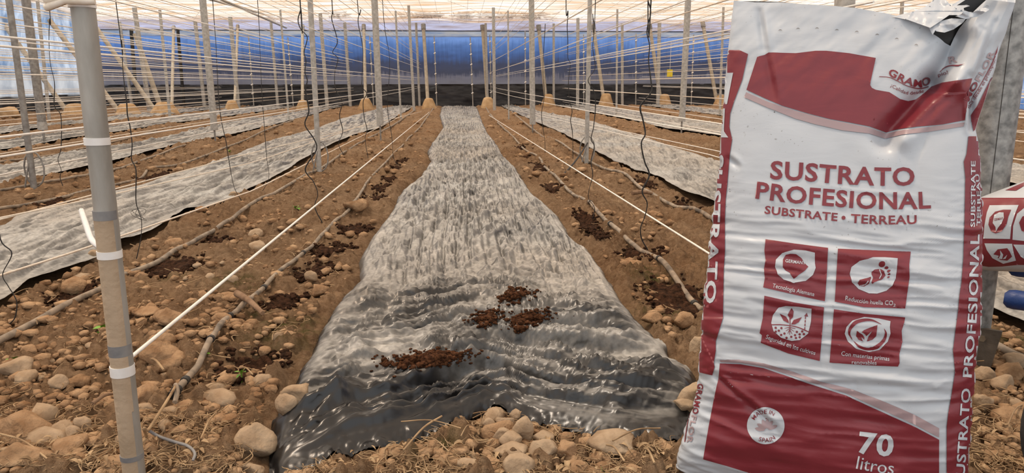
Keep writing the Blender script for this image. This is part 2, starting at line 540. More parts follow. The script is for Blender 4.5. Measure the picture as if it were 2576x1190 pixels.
PEAT = [(636, 905, 70, 26), (715, 752, 44, 16), (792, 670, 46, 12), (838, 615, 44, 13), (892, 572, 34, 8), (940, 495, 27, 9), (962, 470, 20, 7), (980, 450, 18, 5), (1003, 416, 20, 5), (1012, 403, 16, 4),
        (1704, 742, 80, 33), (1610, 640, 52, 14), (1478, 560, 26, 16), (1500, 592, 26, 8), (1386, 466, 22, 9), (1362, 427, 18, 5), (1345, 412, 16, 4), (1322, 392, 14, 4), (1306, 372, 13, 3),
        (196, 738, 60, 18), (430, 668, 58, 18), (536, 602, 34, 8), (125, 512, 28, 9), (385, 441, 32, 8), (632, 470, 26, 6), (1725, 505, 30, 9), (1626, 455, 22, 6), (1690, 395, 24, 5), (1500, 332, 14, 4)]
PG = []
for (x, y, w, h) in PEAT:
    g = gnd(x, y); k = depth_of(g) / F
    a = gnd(x, y - h); b = gnd(x, y + h)
    PG.append((g[0], g[1], w * k, max(.035, (a[1] - b[1]) / 2)))


def ground_z(X, Y, fine=True):
    X = np.asarray(X, float); Y = np.asarray(Y, float)
    z = .05 * fbm(X * .9, Y * .9, 3, 3) * np.clip((Y - 1.0) / 3, 0, 1) - .03 * np.exp(-((X - .12) / .45) ** 2 - ((Y - 1.45) / .3) ** 2) + np.clip((Y - .9) / 2.5, .3, 1) * ( .05 * fbm(X * 4, Y * 4, 8, 3) + .07 * fbm(X * 5, Y * 6, 9, 4) + .05 * fbm(X * 2.6, Y * 3.4, 10, 3))
    if fine:
        amp = .55 + .9 * vnoise(X * 1.7, Y * 1.7, 40)
        wx = X + .012 * fbm(X * 22, Y * 22, 70, 2); wy = Y + .012 * fbm(X * 22 + 40, Y * 22, 71, 2)
        pm = np.zeros_like(X)
        for (px, py, rx, ry) in PG:
            pm = np.maximum(pm, np.exp(-(((X - px) / rx) ** 2 + ((Y - py) / ry) ** 2) ** 2))
        amp = amp * (1 - .85 * pm)
        z = z + 1.15 * amp * (.055 * cells(wx / .11, wy / .11, 21) * .6 + .05 * cells(wx / .05, wy / .05, 22) * .6 + .026 * cells(wx / .022, wy / .022, 23) * .6)
        z = z + (1 - .6 * pm) * (.026 * fbm(X * 26, Y * 26, 60, 4) + .016 * fbm(X * 62, Y * 62, 66, 3))
    m = film_mask(X, Y)
    z = z * (1 - m) + m * -.03
    for (px, py, rx, ry) in PG:
        d = ((X - px) / rx) ** 2 + ((Y - py) / ry) ** 2
        z = z - .03 * np.exp(-d * .8)
    return z - .012


def gz(x, y):
    return float(ground_z(np.array([x]), np.array([y]), False)[0])


# ------------------------------------------------------------------ setting: floor, walls, ceiling
XL_, XR_ = -10.9, 15.0
rows = np.concatenate([np.linspace(-2.5, .6, 14), np.exp(np.linspace(math.log(.75), math.log(YW + 1.2), 560))])
fan = np.linspace(0, 1, 760)
PX = []
for yv in rows:
    yy = max(yv, .75)
    a = max(-(.76 * yy + .35), XL_ + .2); b = min(.80 * yy + .45, XR_ - .2)
    x = a + (b - a) * fan
    PX.append(np.concatenate([np.linspace(XL_, a, 9)[:-1], x, np.linspace(b, XR_, 9)[1:]]))
GX = np.array(PX); GY = np.repeat(rows[:, None], GX.shape[1], 1)
GZ = ground_z(GX, GY)
moss = np.zeros_like(GX)
for (x, y, w, h) in [(720, 830, 90, 40), (660, 770, 40, 20), (1660, 780, 60, 30), (1640, 700, 50, 26), (600, 700, 60, 16), (2540, 845, 60, 22), (1800, 690, 30, 20), (430, 690, 40, 14), (1100, 1120, 60, 14)]:
    g = gnd(x, y); k = depth_of(g) / F
    ry = max(.05, (gnd(x, y - h)[1] - gnd(x, y + h)[1]) / 2)
    moss = np.maximum(moss, np.exp(-((GX - g[0]) / (w * k)) ** 2 - ((GY - g[1]) / ry) ** 2))
floor = gridobj('floor', np.stack([GX, GY, GZ], -1), M['soil'], attr=dict(moss=moss))
tag(floor, 'rough brown tilled soil floor of the greenhouse', 'soil floor', kind='structure')


def ceil_z(Y):
    return 2.60 + .035 * (YW - Y)


M['roof'] = thin_mat('whitewashed_roof_film', (.74, .50, .31, 1), (1, .98, .93, 1), .55, .5, 1.1, (.35, 2.4, 1), (.40, .62))
cy = np.linspace(-1.5, YW, 60); cx = np.linspace(XL_, XR_, 90)
CX, CY = np.meshgrid(cx, cy)
CZ = ceil_z(CY) + .05 * np.sin(CX * 2.1) * np.sin(CY * 1.3) + .03 * fbm(CX * 2, CY * 2, 5, 3)
ceil = gridobj('ceiling', np.stack([CX, CY, CZ], -1), M['roof'])
tag(ceil, 'whitewashed translucent plastic roof film', 'roof', kind='structure')

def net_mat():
    """double netting: blue, darkening downward to navy, grey-violet and black as painted backlight from sky and ground outside, vertical weave streaks"""
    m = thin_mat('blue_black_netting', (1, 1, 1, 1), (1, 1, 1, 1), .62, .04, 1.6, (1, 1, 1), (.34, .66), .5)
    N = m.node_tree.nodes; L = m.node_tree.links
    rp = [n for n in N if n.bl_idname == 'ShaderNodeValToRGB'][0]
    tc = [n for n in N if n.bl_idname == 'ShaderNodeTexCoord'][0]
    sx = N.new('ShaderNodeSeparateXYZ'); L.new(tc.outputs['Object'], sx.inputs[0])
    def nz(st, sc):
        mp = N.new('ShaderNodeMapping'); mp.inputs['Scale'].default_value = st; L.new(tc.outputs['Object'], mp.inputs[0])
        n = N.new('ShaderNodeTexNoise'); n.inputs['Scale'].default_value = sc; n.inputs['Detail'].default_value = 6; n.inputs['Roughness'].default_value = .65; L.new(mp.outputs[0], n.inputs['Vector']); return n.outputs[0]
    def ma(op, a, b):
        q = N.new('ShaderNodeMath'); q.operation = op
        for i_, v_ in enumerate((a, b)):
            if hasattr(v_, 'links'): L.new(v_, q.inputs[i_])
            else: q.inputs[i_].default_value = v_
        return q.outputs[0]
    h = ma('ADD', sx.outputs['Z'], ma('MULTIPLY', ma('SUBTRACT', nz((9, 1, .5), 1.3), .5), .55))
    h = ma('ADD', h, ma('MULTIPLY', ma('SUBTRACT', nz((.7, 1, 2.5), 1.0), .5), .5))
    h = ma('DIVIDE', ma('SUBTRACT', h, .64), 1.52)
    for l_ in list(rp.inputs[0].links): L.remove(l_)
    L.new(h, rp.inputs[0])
    cr_ = rp.color_ramp  # height ramp paints in the bright sky and dark ground behind the net
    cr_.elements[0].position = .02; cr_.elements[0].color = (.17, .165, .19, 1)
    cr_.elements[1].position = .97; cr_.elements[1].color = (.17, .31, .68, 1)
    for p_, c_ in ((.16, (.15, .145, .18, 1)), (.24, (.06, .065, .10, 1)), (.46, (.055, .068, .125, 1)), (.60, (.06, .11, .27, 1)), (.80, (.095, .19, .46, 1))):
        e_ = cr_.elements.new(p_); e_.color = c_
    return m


# back wall: sheets of different plastics, sewn one above the other
BANDS = [(-.05, .68, 'black_skirt_film', (.012, .012, .014, 1), (.05, .048, .05, 1), .25, .02, (1.2, 1, 6)),
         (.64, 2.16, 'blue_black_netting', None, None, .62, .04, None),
         (2.13, 2.34, 'pale_blue_film', (.22, .30, .46, 1), (.50, .48, .46, 1), .7, .1, (.8, 1, 6)),
         (2.31, 2.72, 'lavender_film', (.36, .28, .27, 1), (.58, .60, .82, 1), .7, .2, (.5, 1, 7))]
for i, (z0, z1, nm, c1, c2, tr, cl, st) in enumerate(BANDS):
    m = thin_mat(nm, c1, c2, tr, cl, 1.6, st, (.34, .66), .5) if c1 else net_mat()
    xx = np.linspace(XL_ + .02, XR_ - .02, 520); zz = np.linspace(z0, z1, 40)
    X2, Z2 = np.meshgrid(xx, zz)
    amp = [.06, .02, .015, .02, .02, .02, .02][i]
    Yv = YW + .05 + .012 * (i % 2) + amp * (fbm(X2 * 2.2, Z2 * 5 + i * 7, 30 + i, 4) * 2 + (.8 * (tri(X2 * .45 + Z2 * 2.3 + fbm(X2, Z2 * 3, 77, 2)) - .5) if i == 0 else 0))
    Z2 = Z2 + ((.03 if i > 1 else .05) * fbm(X2 * 1.3, X2 * 0 + i, 12 + i, 5) * (1 - (zz[:, None] - z0) / (z1 - z0)) if i else 0)
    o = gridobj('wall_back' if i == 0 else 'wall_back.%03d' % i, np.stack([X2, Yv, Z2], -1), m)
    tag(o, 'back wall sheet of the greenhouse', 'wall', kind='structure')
# left side wall, loosely hung pale sheeting over a black skirt
LB = [(-.05, .42, 'black_side_skirt', (.012, .012, .014, 1), (.06, .06, .06, 1), .2, .02), (.38, 1.0, 'grey_side_film', (.38, .41, .46, 1), (.55, .57, .60, 1), .6, .1), (.95, 2.9, 'pale_blue_side_film', (.17, .26, .42, 1), (.60, .68, .80, 1), .6, .12)]
for i, (z0, z1, nm, c1, c2, tr, cl) in enumerate(LB):
    m = thin_mat(nm, c1, c2, tr, cl, 1.2, (1, 2, 1.2), (.38, .62), .3)
    yy = np.linspace(-2.4, YW, 420); zz = np.linspace(z0, z1, 40)
    Y2, Z2 = np.meshgrid(yy, zz)
    Xv = XL_ + .03 + .1 * crumple(Y2 * .9, Z2 * 1.2, 5 + i, 7) + .01 * (i % 2)
    o = gridobj('wall_left' if i == 0 else 'wall_left.%03d' % i, np.stack([Xv, Y2, Z2], -1)[:, ::-1], m)
    tag(o, 'left side wall sheet of the greenhouse', 'wall', kind='structure')
m = thin_mat('blue_right_film', (.10, .22, .50, 1), (.45, .55, .75, 1), .6, .1, 1.2, (1, 2, 1.2), (.38, .62), .3)
Y2, Z2 = np.meshgrid(np.linspace(-2.4, YW, 160), np.linspace(-.05, 2.9, 30))
o = gridobj('wall_right', np.stack([XR_ - .02 + .08 * fbm(Y2 * 2, Z2 * 2, 3, 3), Y2, Z2], -1), m)
tag(o, 'right side wall sheet of the greenhouse', 'wall', kind='structure')
# hem wire along the back wall
tube('trim_1', [(XL_, YW - .02, 2.31), (XR_, YW - .02, 2.31)], .012, M['cable'])['kind'] = 'structure'

# roof wires: a net nobody could count
geo = []
for x in np.arange(XL_ + .3, XR_, .42):
    geo.append(tube_geo([(x + RNG.uniform(-.05, .05), 2, ceil_z(2) - .07), (x + RNG.uniform(-.05, .05), YW, ceil_z(YW) - .05)], .004, 4))
for y in np.arange(9, YW, .55):
    geo.append(tube_geo([(XL_, y, ceil_z(y) - .06), (XR_, y + RNG.uniform(-.1, .1), ceil_z(y) - .06)], .004, 4))
for _ in range(70):
    y = RNG.uniform(10, YW); x = RNG.uniform(XL_, XR_ - 2)
    geo.append(tube_geo([(x, y, ceil_z(y) - .05), (x + RNG.uniform(-3, 3), min(YW, y + RNG.uniform(1, 5)), ceil_z(y) - .13)], .005, 4))
V, Fc = join_geo(geo)
tag(meshobj('roof_wire_net', V, Fc, M['string']), 'net of thin pale wires stretched under the plastic roof', 'wires', kind='stuff')

geo = []  # twigs added over the roof film to show through as shrub shadows
for (x_, y_, w_, n_) in [(850, 40, 30, 40), (1060, 38, 50, 70), (1095, 28, 26, 40), (1165, 34, 24, 50), (1280, 38, 60, 90), (1350, 34, 40, 50), (1230, 42, 30, 30)]:
    for _ in range(n_):
        g_ = at_y(x_ + RNG.normal(0, w_ * .5), y_ + RNG.normal(0, 4), YW - .3 - 1.2 * RNG.rand()); g_[2] = ceil_z(g_[1]) + .07
        geo.append(tube_geo([g_, g_ + [RNG.uniform(-.25, .25), RNG.uniform(-.3, .3), RNG.uniform(0, .05)]], RNG.uniform(.008, .025), 4))
V, Fc = join_geo(geo)
tag(meshobj('shrub_silhouettes', V, Fc, M['wood']), 'dark twigs added on the roof film as shrub silhouettes near the back wall', 'shrub silhouettes', kind='stuff')

# ------------------------------------------------------------------ plastic films on the paths
FLAB = dict(L1='silvery dusty black film strip, first to the left of the central sheet', L2='dusty black film strip, second to the left of the central sheet',
            L3='dusty black film strip, third to the left of the central sheet', L4='thin dusty film strip, fourth to the left, below the pale blue side wall',
            R1='silvery dusty black film strip, first right of the central sheet, running behind the white sack', R2='dusty film strip, second to the right of the central sheet', R3='thin dusty film strip, third to the right of the central sheet')
for k_, (e0, e1) in FE.items():
    yn = 1.6 if k_ in ('L1', 'R1') else min(e0[0][0], e1[0][0]) - 1.0
    Yr = np.exp(np.linspace(math.log(yn), math.log(YW - .3), 420 if k_ in ('L1', 'R1') else 260))
    a = np.interp(Yr, *e0); b = np.interp(Yr, *e1)
    sd = sum(map(ord, k_))
    a = a + .05 * fbm(Yr * 2.3, Yr * 0, sd, 4) ; b = b + .05 * fbm(Yr * 2.3, Yr * 0 + 9, sd, 4)
    s = np.linspace(0, 1, 110)
    X = a[:, None] + (b - a)[:, None] * s
    Y = np.repeat(Yr[:, None], len(s), 1)
    lo = np.minimum(s, 1 - s)[None, :]
    hgt = creases(X, Y * .3, sd, 13, 3, 36, .45, .68) + creases(Y * .7, X, sd + 2, 4, 2, 12, .6, .4) + .03 * fbm(X * 2, Y * 1.5, sd, 2) - .012
    Z = .012 + (hgt + .02) * np.clip(lo * 9, .25, 1)
    gy, gx = np.gradient(Z)
    slope = np.hypot(gx / np.maximum(1e-4, np.abs(np.gradient(X, axis=1))), gy / np.maximum(1e-4, np.abs(np.gradient(Y, axis=0))))
    dust_shade = np.full_like(X, .95) + .25 * fbm(X * 2, Y * .7, sd + 8, 3) - .30 * np.exp(-lo / .05) - np.clip(slope - .22, 0, .8) * .66  # dust cover; the slope term paints shade onto steep crease sides
    P = np.stack([X, Y, Z], -1)
    if a.mean() > b.mean(): P = P[:, ::-1]
    o = gridobj('plastic_film', P, M['film'], attr=dict(dust_shade=dust_shade))
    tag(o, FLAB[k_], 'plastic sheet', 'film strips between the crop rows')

# the central sheet
n, kx = 760, 260
t = np.linspace(0, 1, n)
Yn, Yf = 1.30, float(CE[0][0][-1])
gl = np.array([gnd(*p)[:2] for p in CL]); gr = np.array([gnd(*p)[:2] for p in CR]); gf = np.array([gnd(*p)[:2] for p in CF])
def resamp(g, key, tt):
    q = np.log(key + 0.0); q = (q - q[0]) / (q[-1] - q[0])
    return np.stack([np.interp(tt, q, g[:, 0]), np.interp(tt, q, g[:, 1])], -1)
L_ = resamp(gl, gl[:, 1], t); R_ = resamp(gr, gr[:, 1], t)
s = np.linspace(0, 1, kx)
fs = np.concatenate([[0], np.cumsum(np.linalg.norm(np.diff(gf, axis=0), axis=1))]); fs /= fs[-1]
FR = np.stack([np.interp(s, fs, gf[:, 0]), np.interp(s, fs, gf[:, 1])], -1)
base = L_[:, None] * (1 - s)[None, :, None] + R_[:, None] * s[None, :, None]
wgt = np.clip((t - .80) / .20, 0, 1) ** 2
P2 = base + wgt[:, None, None] * (FR - base[-1])[None]
X, Y = P2[..., 0], P2[..., 1]
X = X + .02 * fbm(Y * 3.1, Y * 0 + 2, 5, 4) * np.exp(-np.minimum(s, 1 - s)[None] / .05)
near = np.clip((3.0 - Y) / .9, 0, 1)
corner = gnd(690, 1150)
rr = np.hypot(X - corner[0], (Y - corner[1])); aa = np.arctan2(Y - corner[1], X - corner[0])
wv = fbm(X * 1.5, Y * 1.5, 4, 3)
fold_lat = tri(Y * 3.1 + .9 * X * X + 1.6 * wv) ** 1.5 - .4
fold_rad = (tri(aa * 3.6 + .8 * wv + .15 * rr) - .5) * np.clip(1.3 - rr, 0, 1)
h_far = creases(X, Y * .4, 91, 13, 3, 40, .8, .62) + creases(Y * .8, X, 92, 7, 2.5, 20, .7, .34) + .02 * fbm(X * 3, Y * 2, 9, 2)
hemY = np.interp(X, FR[:, 0], FR[:, 1])
q = np.clip((Y - hemY) / 1.1, 0, 1)
ac = (Y - hemY) + .25 * (hemY - 1.45) * q + .05 * wv      # runs across the folds, which hang in arcs like the hem
h_near = creases(ac, X * .4, 95, 16, 2.6, 52, .45, .66, .015) + creases(X, Y, 96, 9, 4, 40, 1.3, .32) + .014 * fold_rad + .012 * fbm(X * 4, Y * 4, 12, 2)
hgt = h_far * (1 - near) + h_near * near - .012
lo = np.minimum(s, 1 - s)[None, :]
front = (1 - t)[:, None]
edgeh = np.clip(lo * 10, .3, 1)
hem = np.exp(-((front - .03) / .02) ** 2) * (.005 + .035 * vnoise(X * 4, X * 0, 15) ** 2) * np.clip(lo * 8, .2, 1)
Z = .016 + np.maximum(hgt + .03 - .018 * near, -.02) * edgeh * np.clip(front * 30, .3, 1) + hem
Z = np.maximum(Z, .003)
ed = np.clip(np.exp(-(front / .014)) + np.exp(-lo / .016), 0, 1) * np.ones_like(X)
Z = Z * (1 - ed) + (np.maximum(ground_z(X, Y), -.05) + .006) * ed
gy, gx = np.gradient(Z)
slope = np.hypot(gx / np.maximum(1e-4, np.hypot(np.gradient(X, axis=1), np.gradient(Y, axis=1))), gy / np.maximum(1e-4, np.hypot(np.gradient(X, axis=0), np.gradient(Y, axis=0))))
dust_shade = .84 + (.45 + .5 * near) * fbm(X * 2.2, Y * 2.6, 18, 4) - .12 * np.clip((2.7 - Y) / .4, 0, 1) - .16 * np.clip((2.0 - Y) / .4, 0, 1) - .8 * np.exp(-front / .03) * (.35 + 1.1 * vnoise(X * 7, front * 30, 33)) - np.clip(slope - .22, 0, .8) * .66 - .25 * np.exp(-lo / .03) * near  # dust, plus painted shade on the crease sides through the slope term
P = np.stack([X, Y, Z], -1)[::-1]
central = gridobj('plastic_film', P, M['film'], attr=dict(dust_shade=dust_shade[::-1]))
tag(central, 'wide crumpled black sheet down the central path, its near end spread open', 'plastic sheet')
FZ = BVHTree.FromPolygons([tuple(v) for v in P.reshape(-1, 3)], [(i * kx + j, i * kx + j + 1, (i + 1) * kx + j + 1, (i + 1) * kx + j) for i in range(n - 1) for j in range(kx - 1)])
def film_z(x, y):
    h = FZ.ray_cast(Vector((x, y, 2)), Vector((0, 0, -1)))
    return h[0].z if h[0] else None


# ------------------------------------------------------------------ posts
ORD = ['first', 'second', 'third', 'fourth', 'fifth', 'sixth', 'seventh', 'eighth', 'ninth', 'tenth', 'eleventh', 'twelfth', 'thirteenth', 'fourteenth', 'fifteenth', 'sixteenth']
def post(name, top, bot, wpx, m, label, group, ztop=None, foot=0.0, loops=False, cat='post', k=10):
    B = gnd(*bot)
    d = ray(*top); T = CAM + d * (np.hypot(B[0], B[1]) / np.hypot(d[0], d[1]))
    r = wpx * depth_of(B) / F / 2
    dirv = (T - B) / max(1e-6, T[2] - B[2])
    zt = ceil_z(B[1]) - .10 if ztop is None else T[2]
    top3 = B + dirv * zt
    root = empty(name, B)
    tag(root, label, cat, group)
    b0 = B + dirv * foot
    if foot:
        tube('foot_rod', [B - np.array([0, 0, .1]), b0 + dirv * .02], r * .28, M['galvdark'], root, 6)
        geo = [tube_geo([b0 - dirv * .0, b0 + dirv * .10], r * 1.12, k)]
        meshobj('end_cap', *join_geo(geo), M['galv'], root)
    else:
        b0 = B - np.array([0, 0, .12])
    tube('shaft', [b0, (b0 + top3) / 2, top3], r, m, root, k)
    if loops:
        pts = [B + np.array([.07 * math.sin(a) * 1.0 + .01, .02, .13 - .13 * math.cos(a)]) for a in np.linspace(-.3, 6.0, 14)]
        tube('wire_loop', pts, .006, M['galvdark'], root, 6)
        a = B + np.array([-.05, -.02, 0.0]); tube('wire_tail', [a + [.05, .0, .18], a + [.02, 0, .08], a], .006, M['galvdark'], root, 6)
    return root, B, dirv


POSTS = [  # top px, base px, width, foot, loops, free top, label
    ((22, 0), (85, 470), 15, 0, 1, 0, 'grey post, nearest of its row on the left, wire loop at the foot'),
    ((65, 0), (112, 358), 20, .16, 0, 0, 'thick grey post with a thin foot rod, beside the nearest left loop-footed post'),
    ((94, 0), (124, 305), 8, 0, 0, 0, 'thin dark grey post just behind the thick left post'),
    ((292, 0), (333, 268), 8, 0, 0, 0, 'thin grey post behind the clay footing beside the front pole'),
    ((335, 0), (377, 280), 11, 0, 0, 0, 'medium grey post standing between two leaning struts on the left'),
    ((402, 25), (428, 300), 7, 0, 0, 1, 'thin short-topped post beside the broad clay footing on the left'),
    ((485, 0), (515, 270), 9, 0, 0, 0, 'slim pale post left of the thick post, against the blue wall'),
    ((510, 0), (542, 356), 16, .15, 0, 0, 'thick grey post with a thin foot rod between the second and third left films'),
    ((575, 0), (600, 273), 10, 0, 0, 0, 'grey post crossing a leaning cream strut, right of the thick left post'),
    ((677, 0), (699, 267), 7, 0, 0, 0, 'slim pale post by the back wall, sixth crossing left of centre'),
    ((705, 25), (727, 302), 5, 0, 0, 1, 'very thin short-topped post left of the tall slim grey post'),
    ((780, 0), (803, 432), 13, 0, 1, 0, 'tall slim grey post with wire loop at its foot, left of the central sheet'),
    ((803, 0), (824, 275), 9, 0, 0, 0, 'grey post just right of the tall loop-footed post'),
    ((863, 0), (882, 268), 8, 0, 0, 0, 'pale grey post standing close to the back wall left of the thick centre-left post'),
    ((942, 0), (958, 352), 16, .19, 0, 0, 'thick grey post with brown stained base, left of the central sheet'),
    ((995, 27), (1009, 300), 5, 0, 0, 1, 'very thin short-topped post behind the thick stained post'),
    ((1027, 0), (1042, 280), 7, 0, 0, 0, 'grey post left of its pale neighbour near the far end of the row'),
    ((1044, 0), (1056, 267), 6, 0, 0, 0, 'slim pale post beside the strut that stands left of the far film end'),
    ((1220, 0), (1227, 264), 6, 0, 0, 0, 'slim pale post beside the strut that stands right of the far film end'),
    ((1241, 0), (1244, 278), 8, 0, 0, 0, 'grey post just right of the pale post at the far film end'),
    ((1278, 27), (1280, 304), 4, 0, 0, 1, 'very thin short-topped post left of the speckled thick post'),
    ((1337, 0), (1340, 335), 14, .13, 0, 0, 'thick speckled grey post on the row right of the central sheet'),
    ((1393, 0), (1393, 262), 6, 0, 0, 0, 'slim pale post by the back wall right of the thick speckled post'),
    ((1454, 0), (1453, 270), 8, 0, 0, 0, 'grey post left of the ridged right post, against the dark netting'),
    ((1484, 0), (1475, 412), 11, 0, 1, 0, 'tall ridged grey post on the right row with a black cable stay'),
    ((1553, 23), (1551, 290), 5, 0, 0, 1, 'very thin short-topped post right of the ridged post'),
    ((1565, 0), (1566, 259), 7, 0, 0, 0, 'slim pale post close right of a very thin post'),
    ((1660, 0), (1655, 266), 9, 0, 0, 0, 'grey post left of the yellow card'),
    ((1731, 0), (1714, 332), 15, .16, 0, 0, 'thick grey post with tin foot, right of the yellow card'),
    ((1820, 18), (1811, 290), 6, 0, 0, 1, 'thin short-topped post beside the white sack'),
    ((2236, 0), (2222, 268), 7, 0, 0, 0, 'thin grey post top rising behind the torn sack, inner one'),
    ((2270, 0), (2255, 280), 9, 0, 0, 0, 'grey post top rising behind the torn sack, outer one'),
    ((2068, 0), (2062, 275), 10, 0, 0, 0, 'grey post top seen over the sack edge, beside the thick one'),
]
for tp, bt, w, ft, lp, free, lab in POSTS:
    post('trellis_post', tp, bt, w, M['galvdark'] if w in (15, 20) and bt[0] < 150 else M['galv'], lab, 'trellis posts', ztop=1 if free else None, foot=ft, loops=bool(lp))
post('support_post', (2127, 0), (2110, 480), 47, M['galv'], 'thick steel post whose top shows over the middle of the sack', None)

# leaning struts with clay footings
STR = [((0, 47), (172, 272), 12, 190, 62, 27), ((124, 50), (303, 272), 12, 323, 62, 27), ((235, 60), (393, 268), 11, 415, 66, 27), ((340, 85), (407, 265), 12, 415, 0, 0),
       ((437, 70), (432, 264), 8, 0, 0, 0), ((598, 67), (590, 262), 7, 585, 36, 24), ((761, 67), (761, 260), 8, 762, 34, 23), ((915, 66), (920, 258), 8, 920, 38, 26), ((1065, 65), (1077, 256), 9, 1080, 36, 24),
       ((1214, 67), (1227, 254), 9, 1228, 38, 24), ((1355, 67), (1375, 250), 9, 1380, 36, 28), ((1492, 64), (1521, 248), 9, 1525, 38, 28), ((1634, 64), (1664, 243), 9, 1672, 36, 26), ((1768, 59), (1805, 242), 9, 1812, 34, 24)]
SN = ['far left strut, highest slanting one, crossing the two thick left posts', 'second slanting strut from the left, crossing the front pole', 'long slanting strut ending in the broad clay footing', 'steep strut leaning onto the broad clay footing',
      'upright cream strut right of the broad clay footing', 'cream strut crossed by a grey post right of the thick left post', 'cream strut on a rounded clay footing left of the tall slim post', 'cream strut left of the thick stained post, on a clay footing',
      'cream strut standing left of the far end of the central sheet', 'cream strut standing right of the far end of the central sheet', 'leaning cream strut just right of the thick speckled post', 'leaning cream strut right of the ridged post', 'leaning cream strut left of the yellow card', 'leaning cream strut nearest the white sack']
for i, (tp, bt, w, fx, fw, fh) in enumerate(STR):
    fy = bt[1] + (9 if i > 3 else 10)
    B = gnd(bt[0], fy + 4)
    if i < 4: T = at_y(tp[0], tp[1], B[1] + .3)
    else: T = at_y(tp[0], tp[1], YW - .05)
    r = w * depth_of(B) / F / 2
    root = empty('leaning_strut', B)
    tag(root, SN[i], 'strut', 'struts along the greenhouse edge')
    D = (T - B) / np.linalg.norm(T - B)
    tube('shaft', [B - D * .05, (B + T) / 2, T], r, M['concrete'], root, 10)
    if i >= 4: tube('top_bracket', [T - D * .12, T + D * .05], r * 1.35, M['galvdark'], root, 8)
    if fw:
        C0 = gnd(fx, fy + 8); s_ = depth_of(C0) / F
        sx = fw * s_ / 2 * 1.02; hh = fh * s_ * 1.05
        pz = [(1.06, -.06), (1.0, .05), (.93, .2), (.80, .45), (.66, .72), (.56, .9), (.46, .98), (.25, 1.02), (.02, 1.03)]
        kk = 28; an = np.linspace(0, 2 * math.pi, kk, endpoint=False); q = []; f = []
        for (pr_, zz_) in pz:
            nn = 1 + .16 * fbm(np.cos(an) * 1.8 + i * 3, np.sin(an) * 1.8 + zz_ * 2, 50 + i, 3) * 2
            q += [(C0[0] + sx * pr_ * nn[j] * math.cos(an[j]), C0[1] + sx * pr_ * nn[j] * math.sin(an[j]), hh * zz_ * (1 + .1 * (nn[j] - 1))) for j in range(kk)]
        f = [(r_ * kk + j, r_ * kk + (j + 1) % kk, (r_ + 1) * kk + (j + 1) % kk, (r_ + 1) * kk + j) for r_ in range(len(pz) - 1) for j in range(kk)]
        o = meshobj('clay_footing', q, f, M['clay'])
        tag(o, 'clay footing of the ' + ('pair of struts on the left' if i == 2 else SN[i].split(',')[0].replace(' on a rounded clay footing', '').replace(' crossed by a grey post', '')), 'footing', 'clay footings')
for j, (fx, fy) in enumerate([(25, 292)]):
    C0 = gnd(fx, fy + 6); s_ = depth_of(C0) / F
    g = rock_geo((C0[0], C0[1], .08), 34 * s_, 26 * s_, 20 * s_, 5, 3, .2)
    tag(meshobj('clay_footing', *g, M['clay']), 'lumpy dry clay footing at the far left edge below the side wall', 'footing', 'clay footings')

# end rods by the back wall
RODS = [((625, 90), (639, 272)), ((724, 94), (738, 266)), ((930, 90), (940, 265)), ((1092, 90), (1099, 268)), ((1183, 94), (1190, 267)), ((1232, 87), (1236, 262)), ((1321, 77), (1322, 260)), ((1468, 87), (1469, 258)), ((1600, 84), (1600, 252)), ((1745, 87), (1740, 238))]
for i, (tp, bt) in enumerate(RODS):
    B = at_y(bt[0], bt[1], YW - .25); B[2] = -.1
    T = at_y(tp[0], tp[1], YW - .25)
    root = empty('end_rod', B)
    side = 'left' if bt[0] < 1150 else 'right'
    k_ = sorted([abs(b[0] - 1145) for _, b in RODS if (b[0] < 1150) == (bt[0] < 1150)]).index(abs(bt[0] - 1145))
    tag(root, 'thin grey end rod by the back wall, %s %s of the far film end' % (ORD[k_], side), 'rod', 'end rods by the back wall')
    sh_ = tube('shaft', [B, T], .018, M['galv'], root, 6)
    for f_ in (.22, .34, .48, .62, .76, .9):
        tube('string_knot', [B + (T - B) * f_ + np.array([-.03, -.02, 0]), B + (T - B) * f_ + np.array([.03, -.02, .03])], .02, M['string'], sh_, 5)
# two dark wall posts, left corner
for tp, bt, w, lab in [((447, 72), (462, 262), 8, 'black upright pole against the blue wall near its left corner'), ((330, 72), (343, 262), 9, 'dark upright pole at the corner of blue wall and side wall')]:
    B = at_y(bt[0], bt[1], YW - .5); B[2] = -.1; T = at_y(tp[0], tp[1], YW - .5)
    tag(tube('corner_pole', [B, T], w * .0122 / 2, M['cable'], None, 8), lab, 'pole')
for tp, bt, lab in [((535, 0), (690, 42), 'long grey truss bar sloping under the roof, upper one'), ((560, 0), (720, 70), 'long grey truss bar sloping under the roof, lower one')]:
    A = at_y(tp[0], tp[1], 17.5); B = at_y(bt[0], bt[1], YW - .4)
    A = A + (A - B) * .12
    tag(tube('truss_bar', [A, B], .03, M['galv'], None, 6), lab, 'truss bar')

